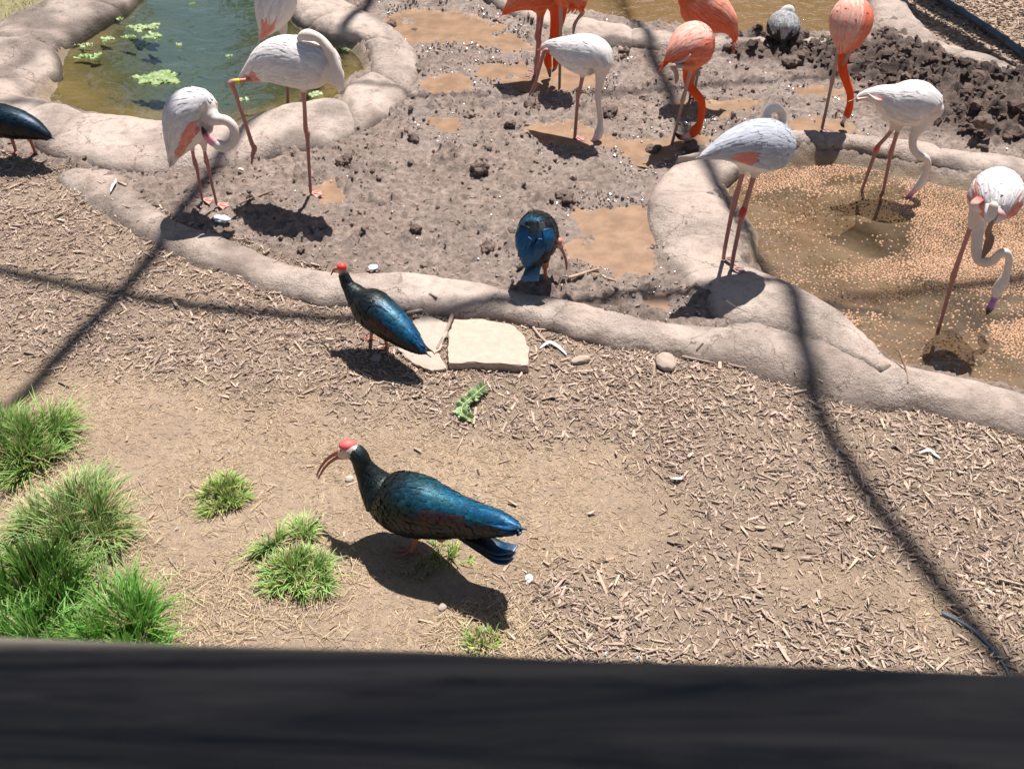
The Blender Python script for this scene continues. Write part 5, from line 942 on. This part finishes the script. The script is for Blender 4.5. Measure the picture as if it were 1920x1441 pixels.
# ------------------------------------------------------------------ grass tufts
def tuft(px, py, R, h, n, label, col, lean=.9, wd=.0032, tan=.15, name='grass_tuft', ell=1.0, cat='grass tuft', z=None, wild=.45):
    c = G(px, py) if z is None else W(px, py, z); k = n; r = R*np.sqrt(rng.random(k))*.75; a = rng.uniform(0, 6.283, k); r = r*(1+.28*np.sin(a*3+px)+.16*np.sin(a*5+py)); bx = r*np.cos(a)*ell; by = r*np.sin(a); sc_ = rng.normal(0, R*.42, (9, 2)); j = np.argmin((bx[:, None]-sc_[None, :, 0])**2+(by[:, None]-sc_[None, :, 1])**2, 1); bx = bx*.6+sc_[j, 0]*.4; by = by*.6+sc_[j, 1]*.4; a = np.arctan2(by-sc_[j, 1]*.75, bx-sc_[j, 0]*.75); hv_ = rng.uniform(.7, 1.15, 9)[j]
    ln = h*hv_*rng.uniform(.5, 1.3, k)*(1.15-.4*(r/R)); out = (r/R)*lean+rng.normal(0, wild, k); da = a+rng.normal(0, .7, k); dx, dy = np.cos(da), np.sin(da); S = 5
    t = np.linspace(0, 1, S)[None]; bend = out[:, None]*(t**1.6); X_ = c[0]+bx[:, None]+dx[:, None]*ln[:, None]*bend*.85; Y_ = c[1]+by[:, None]+dy[:, None]*ln[:, None]*bend*.85
    Z_ = c[2]-.005+ln[:, None]*(t-.33*np.clip(np.abs(bend), 0, 1.6)*t); Z_ = np.maximum(Z_, c[2]+.003); w = wd*rng.uniform(.7, 1.3, k)[:, None]*np.array([[.8, 1, .9, .6, .08]]); th = da+np.pi/2+rng.normal(0, .6, k); wx, wy = np.cos(th)[:, None]*w, np.sin(th)[:, None]*w
    V = np.stack([np.stack([X_-wx, Y_-wy, Z_], -1), np.stack([X_+wx, Y_+wy, Z_+w*.3], -1)], 2).reshape(k, S*2, 3); q = np.array([[2*i, 2*i+1, 2*i+3, 2*i+2] for i in range(S-1)])
    C0 = np.array(col)*rng.uniform(.6, 1.45, (k, 1))*np.array([1, 1, 1]); C0[:, 0] *= rng.uniform(.8, 1.4, k); tn = rng.random(k) < tan; C0[tn] = np.array([.48, .38, .22])*rng.uniform(.7, 1.2, (tn.sum(), 1)); low = tn; 
    Cc = np.repeat(C0[:, None], S*2, 1); tip = np.repeat(t[0], 2)[None, :, None]; Cc = Cc*(1-.0*tip)+np.array([.42, .40, .2])*(.35*tip**3)
    mb = MB(); mb.add(V.reshape(-1, 3), (q[None]+S*2*np.arange(k)[:, None, None]).reshape(-1, 4), Cc.reshape(-1, 3)); return tag(mb.build(name, GRASS, loc=c), label, cat, 'tufts of grass')
GG = (.15, .32, .06); GD = (.05, .18, .012)
tuft(38, 845, .28, .15, 2900, 'round grass clump at the left edge, highest of the tufts', GG, 1.2, tan=.2)
tuft(135, 1000, .33, .14, 3600, 'wide greyish green grass clump left of the middle, behind the dark tall one', (.17, .31, .085), 1.25, tan=.22)
tuft(75, 1125, .24, .22, 1500, 'tall dark green upright grass clump with broad blades', GD, .5, .0055, tan=.02, wild=.25)
tuft(235, 1210, .25, .18, 2400, 'grass clump above the rail beside the tall dark one', (.10, .30, .035), .95, .0038, tan=.08)
tuft(60, 1235, .28, .17, 2200, 'grass clump in the lower left corner above the rail', (.11, .32, .05), 1.0, .0038, tan=.08)
tuft(423, 930, .165, .06, 1400, 'small low grass tuft standing alone on bare dirt', (.22, .37, .08), 1.2, tan=.2)
tuft(550, 1062, .215, .085, 2300, 'rounded pale grass tuft left of the foreground ibis shadow', (.23, .41, .11), 1.2, tan=.18)
tuft(838, 1040, .11, .045, 170, 'sparse grass sprouting behind the foreground ibis foot', (.28, .42, .10), 1.3, tan=.2)
tuft(790, 1075, .09, .04, 80, 'thin grass in the shadow of the foreground ibis', (.12, .18, .05), 1.3, tan=.35)
tuft(900, 1203, .09, .055, 150, 'thin green sprouts amid dry straw near the rail', (.26, .44, .10), 1.2, tan=.25)
tuft(1356, 382, .045, .04, 160, 'small mossy tuft on the pellet pond waterline', (.08, .12, .03), .8, tan=.1, z=.0)
tuft(1118, 523, .02, .015, 26, 'tiny green sprout beside the squarish brown puddle', (.14, .22, .05), .8, tan=0)
# dry straw round the tufts
mb = MB(); k = 0; xs = []; ys = []
for px, py, R, n in [(35, 838, .36, 420), (140, 1010, .40, 520), (230, 1120, .3, 380), (330, 1180, .3, 650), (423, 940, .22, 160), (548, 1075, .3, 420), (900, 1205, .22, 520), (990, 1200, .2, 200), (480, 1180, .4, 420), (30, 905, .2, 260)]:
    c = G(px, py); r = R*np.sqrt(rng.random(n)); a = rng.uniform(0, 6.283, n); xs.append(c[0]+r*np.cos(a)); ys.append(c[1]+r*np.sin(a)*.9)
x = np.concatenate(xs); y = np.concatenate(ys); n = len(x)
v, f, c = slabs(x, y, height(x, y)+rng.uniform(.002, .016, n), rng.uniform(.03, .095, n), rng.uniform(.0014, .003, n), np.full(n, .0012), rng.uniform(0, 6.3, n), rng.normal(0, .2, n), rng.normal(0, .12, n), np.array([.58, .45, .29])*rng.uniform(.65, 1.15, (n, 1))); mb.add(v, f, c)
tag(mb.build('dry_straw', CHIP), None, None, kind='stuff')
# short grass in the top left corner
mb = MB(); x, y = scatter(9000, -8, -3, 7.0, 10.5); ok = vis(x, y) & (sdist(x, y, BEYOND2) > .06); x, y = x[ok], y[ok]; n = len(x); z = height(x, y); a = rng.uniform(0, 6.28, n); w = .004; ln = rng.uniform(.02, .05, n)
V = np.stack([np.stack([x-w*np.cos(a), y-w*np.sin(a), z], 1), np.stack([x+w*np.cos(a), y+w*np.sin(a), z], 1), np.stack([x+np.sin(a)*ln*.6, y+np.cos(a)*ln*.6, z+ln], 1)], 1).reshape(-1, 3); cc = np.array([.17, .19, .06])*rng.uniform(.6, 1.6, (n, 1)); k = rng.random(n) < .4; cc[k] = np.array([.4, .33, .18])*rng.uniform(.6, 1.2, (k.sum(), 1))
mb.add(V, np.arange(3*n).reshape(-1, 3), np.repeat(cc, 3, 0)); tag(mb.build('short_grass', GRASS), None, None, kind='stuff')
# ------------------------------------------------------------------ the overhead net cables that throw the long shadows
def cable(pts, h, r, label):
    p = [W(a, b, .03) for a, b in pts]; q = [np.array([u[0]-SD[0]*h, u[1]-SD[1]*h, h]) for u in p]; mb = MB(); tube(mb, q, r, (.08, .08, .08), 8, 5)
    return tag(mb.build('net_cable', ROPE, loc=q[0], smooth=True), label, 'cable', 'cables carrying the aviary net overhead')
cable([(790, -160), (690, 10), (640, 75), (585, 140), (500, 222), (430, 290), (370, 360), (310, 440), (220, 545), (130, 640), (50, 725), (-60, 830), (-300, 1020)], 9.5, .052, 'thick net cable overhead on the left, running away from the rail')
cable([(-500, 430), (-60, 492), (60, 515), (210, 542), (330, 560), (480, 578), (640, 592), (760, 594), (880, 588), (1000, 576), (1200, 562), (1400, 556), (1560, 545), (1740, 524), (1980, 496), (2300, 440)], 9, .044, 'nearer net cable overhead, crossing from side to side')
cable([(1090, -200), (1150, -60), (1180, 20), (1213, 90), (1245, 160), (1280, 240), (1330, 340), (1395, 430), (1450, 510), (1484, 600), (1505, 680), (1550, 790), (1612, 895), (1700, 1010), (1790, 1120), (1890, 1240), (2000, 1360), (2200, 1560)], 11.0, .054, 'thickest net cable overhead on the right, curving away from the rail')
cable([(-500, 190), (-60, 215), (150, 205), (350, 190), (560, 172), (700, 180), (850, 184), (1000, 181), (1120, 179), (1250, 172), (1400, 160), (1560, 150), (1750, 150), (1960, 165), (2400, 190)], 11, .032, 'farther net cable overhead, crossing from side to side')
# unseen boards on posts, added over the far right corner to throw the dark strip
bm = MB()
def box(mb, a, b, w, hgt, col=(.1, .08, .07), upz=True):
    a = np.array(a, float); b = np.array(b, float); d = b-a; d /= np.linalg.norm(d); s = np.cross(d, [0, 0, 1]); s /= np.linalg.norm(s)+1e-9; u = np.cross(s, d); V = []
    for q in (a, b):
        for i, j in ((-1, -1), (1, -1), (1, 1), (-1, 1)): V.append(q+s*i*w/2+u*j*hgt/2)
    mb.add(V, [[0, 1, 2, 3], [7, 6, 5, 4], [0, 4, 5, 1], [1, 5, 6, 2], [2, 6, 7, 3], [3, 7, 4, 0]], col)
BOARD = m_wood('weathered_board', (.12, .09, .07), (.2, .16, .12), .85)
hB = 3.4; pa = [W(a, b, 0) for a, b in ((1655, -30), (1750, 28), (1850, 84), (1925, 128), (2080, 215), (2300, 330))]
fr = empty('shadow_caster', (pa[3][0]-SD[0]*hB, pa[3][1]-SD[1]*hB, 0), 'unseen boards on posts added to cast the shadow strip beside the pipe', 'shade boards')
for off_, wdt in ((-.13, .23), (.14, .20)):
    m2 = MB()
    for i in range(len(pa)-1):
        d = pa[i+1]-pa[i]; d /= np.linalg.norm(d); s = np.array([d[1], -d[0], 0]); q0 = pa[i]+s*off_; q1 = pa[i+1]+s*off_
        box(m2, (q0[0]-SD[0]*hB, q0[1]-SD[1]*hB, hB), (q1[0]-SD[0]*hB, q1[1]-SD[1]*hB, hB), wdt, .04+.001*i)
    m2.build('board', BOARD, fr)
for i in (0, 5):
    m2 = MB(); q = pa[i]; box(m2, (q[0]-SD[0]*hB, q[1]-SD[1]*hB, -.1), (q[0]-SD[0]*hB+.001, q[1]-SD[1]*hB, hB-.03), .1, .1); m2.build('post', BOARD, fr)
# ------------------------------------------------------------------ trees beyond the ponds (they darken the water's mirror)
BARK = m_wood('tree_bark', (.07, .05, .035), (.13, .10, .075), .9, (9, 9, 1)); FOL = m_col('tree_foliage', .5, 3, .3, .1, .01, transl=.25)
def tree(x, y, H, R, label):
    rt = empty('tree', (x, y, 0), label, 'tree', 'trees beyond the ponds'); mb = MB(); top = np.array([x+random.uniform(-.4, .4), y, H*.7]); tube(mb, [(x, y, -.1), (x, y, H*.3), top], [.2, .15, .05], (1, 1, 1), 8, 4)
    ends = []
    for i in range(9):
        a = i*2.4; b0 = np.array([x, y, H*random.uniform(.2, .5)]); e = np.array([x+R*.7*math.cos(a), y+R*.7*math.sin(a), H*random.uniform(.35, .9)]); tube(mb, [b0, (b0+e)/2+np.array([0, 0, .2]), e], [.07, .05, .02], (1, 1, 1), 6, 3); ends.append(e)
    mb.build('trunk', BARK, rt, smooth=True); n = 5200; cl = np.array(ends+[top, top+[0, 0, H*.2]]+[np.array([x+random.uniform(-R, R)*.8, y+random.uniform(-R, R)*.8, H*random.uniform(.12, .85)]) for _ in range(16)])
    c = cl[rng.integers(0, len(cl), n)]+rng.normal(0, R*.24, (n, 3)); c[:, 2] = np.maximum(c[:, 2], .2); u = rng.normal(0, 1, (n, 3)); u /= np.linalg.norm(u, axis=1, keepdims=True); w = np.cross(u, rng.normal(0, 1, (n, 3))); w /= np.linalg.norm(w, axis=1, keepdims=True); s_ = rng.uniform(.16, .32, (n, 1))
    V = np.stack([c-u*s_, c+w*s_*.5, c+u*s_, c-w*s_*.5], 1).reshape(-1, 3); m2 = MB(); m2.add(V, np.arange(4*n).reshape(-1, 4), np.repeat(np.array([.05, .085, .022])*rng.uniform(.5, 1.5, (n, 1)), 4, 0)); m2.build('crown', FOL, rt)
for i, (tx, ty, th_, tr, lb) in enumerate([(-13.5, 16.5, 8, 2.4, 'bushy tree farthest left beyond the green pond'), (-9.7, 17.5, 9, 2.2, 'tall tree beyond the green pond, left of the gap'), (-2.7, 16.8, 9, 1.8, 'tall tree beyond the green pond, right of the gap'), (-.6, 17.5, 8.5, 2.3, 'tree beyond the mud, between the two ponds'),
        (2.6, 17, 7, 1.9, 'low tree straight behind the brown pond'), (6.6, 18.5, 9, 2.2, 'tree behind the right end of the brown pond'), (10.5, 17.5, 8, 2.4, 'bushy tree farthest right beyond the drain pipe')]): tree(tx, ty, th_, tr, lb)
# ------------------------------------------------------------------ viewing deck: rail, roof
RAILM = m_wood('dark_rail_wood', (.032, .04, .052), (.27, .23, .18), .75, (.7, 9, 9), .6)
zr = CAMH-.45; a0 = W(-500, 1175, zr); a1 = W(2400, 1265, zr); d = (a1-a0)/np.linalg.norm(a1-a0); s = np.array([d[1], -d[0], 0]); mid = (a0+a1)/2
rl = empty('deck_rail', (mid[0], mid[1], zr-1.05), 'dark shaded wooden rail across the bottom of the view, out of focus', 'rail')
L_ = 2.2; mc = MB(); prof = []; wcap = .145; th = .038; rr = .006
for ang_ in np.linspace(0, np.pi/2, 5): prof.append((rr-rr*math.sin(ang_), -rr+rr*math.cos(ang_)))
prof = [(q[0], q[1]) for q in prof]; pr = [(rr, 0)]+[(rr-rr*math.sin(t), -rr+rr*math.cos(t)) for t in np.linspace(.2, np.pi/2, 5)]+[(0, -th), (wcap, -th), (wcap, -rr), (wcap-rr, 0)]
xs_ = np.linspace(-L_, L_, 60); V = [] 
for xx in xs_:
    for (o, zz) in pr: V.append(mid+d*xx+s*(o+.0012*math.sin(xx*9)+.0008*math.sin(xx*31))+np.array([0, 0, zz]))
n_, k_ = len(xs_), len(pr); ix = np.arange(n_*k_).reshape(n_, k_); mc.add(np.array(V), np.stack([ix[:-1], np.roll(ix[:-1], -1, 1), np.roll(ix[1:], -1, 1), ix[1:]], -1).reshape(-1, 4)); mc.build('cap_board', RAILM, rl, smooth=False)
for xx in (-2.1, -.95, .95, 2.1):
    m2 = MB(); q = mid+d*xx+s*.07; box(m2, q+np.array([0, 0, -1.25]), q+np.array([.0005, 0, -.04]), .085, .085); m2.build('post', RAILM, rl)
for zz in (-.14, -.95):
    m2 = MB(); q = mid+s*.07; box(m2, q-d*L_+np.array([0, 0, zz]), q+d*L_+np.array([0, 0, zz]), .04, .09); m2.build('cross_rail', RAILM, rl)
DK = m_wood('deck_wood', (.10, .08, .06), (.17, .13, .10), .85)
dk = empty('viewing_deck', (0, -.8, 0), 'timber viewing deck with plank roof shading the rail', 'deck'); zd = zr-1.08
for i in range(14):
    m2 = MB(); yy = mid[1]-.05-i*.15; box(m2, (-2.6, yy, zd), (2.6, yy, zd), .142, .04); m2.build('plank', DK, dk)
for xx in (-2.5, 2.5):
    for yy in (mid[1]-.25, -1.9):
        m2 = MB(); box(m2, (xx, yy, -.1), (xx+.0005, yy, zr+1.46), .12, .12); m2.build('post', DK, dk)
for i in range(15):
    m2 = MB(); yy = .80-i*.2; box(m2, (-2.8, yy, zr+1.5+.002*(i % 2)), (2.8, yy, zr+1.5+.002*(i % 2)), .21, .03); m2.build('roof_board', DK, dk)
print('tris', sum(sum(1 if k < 2 else 1 for k in (0,))*(len(o.data.loops)-2*len(o.data.polygons)) for o in SC.objects if o.type == 'MESH'))
for o in SC.objects:
    if o.get('label') and len(o['label'].split()) > 16: print('LONG', o['label'])
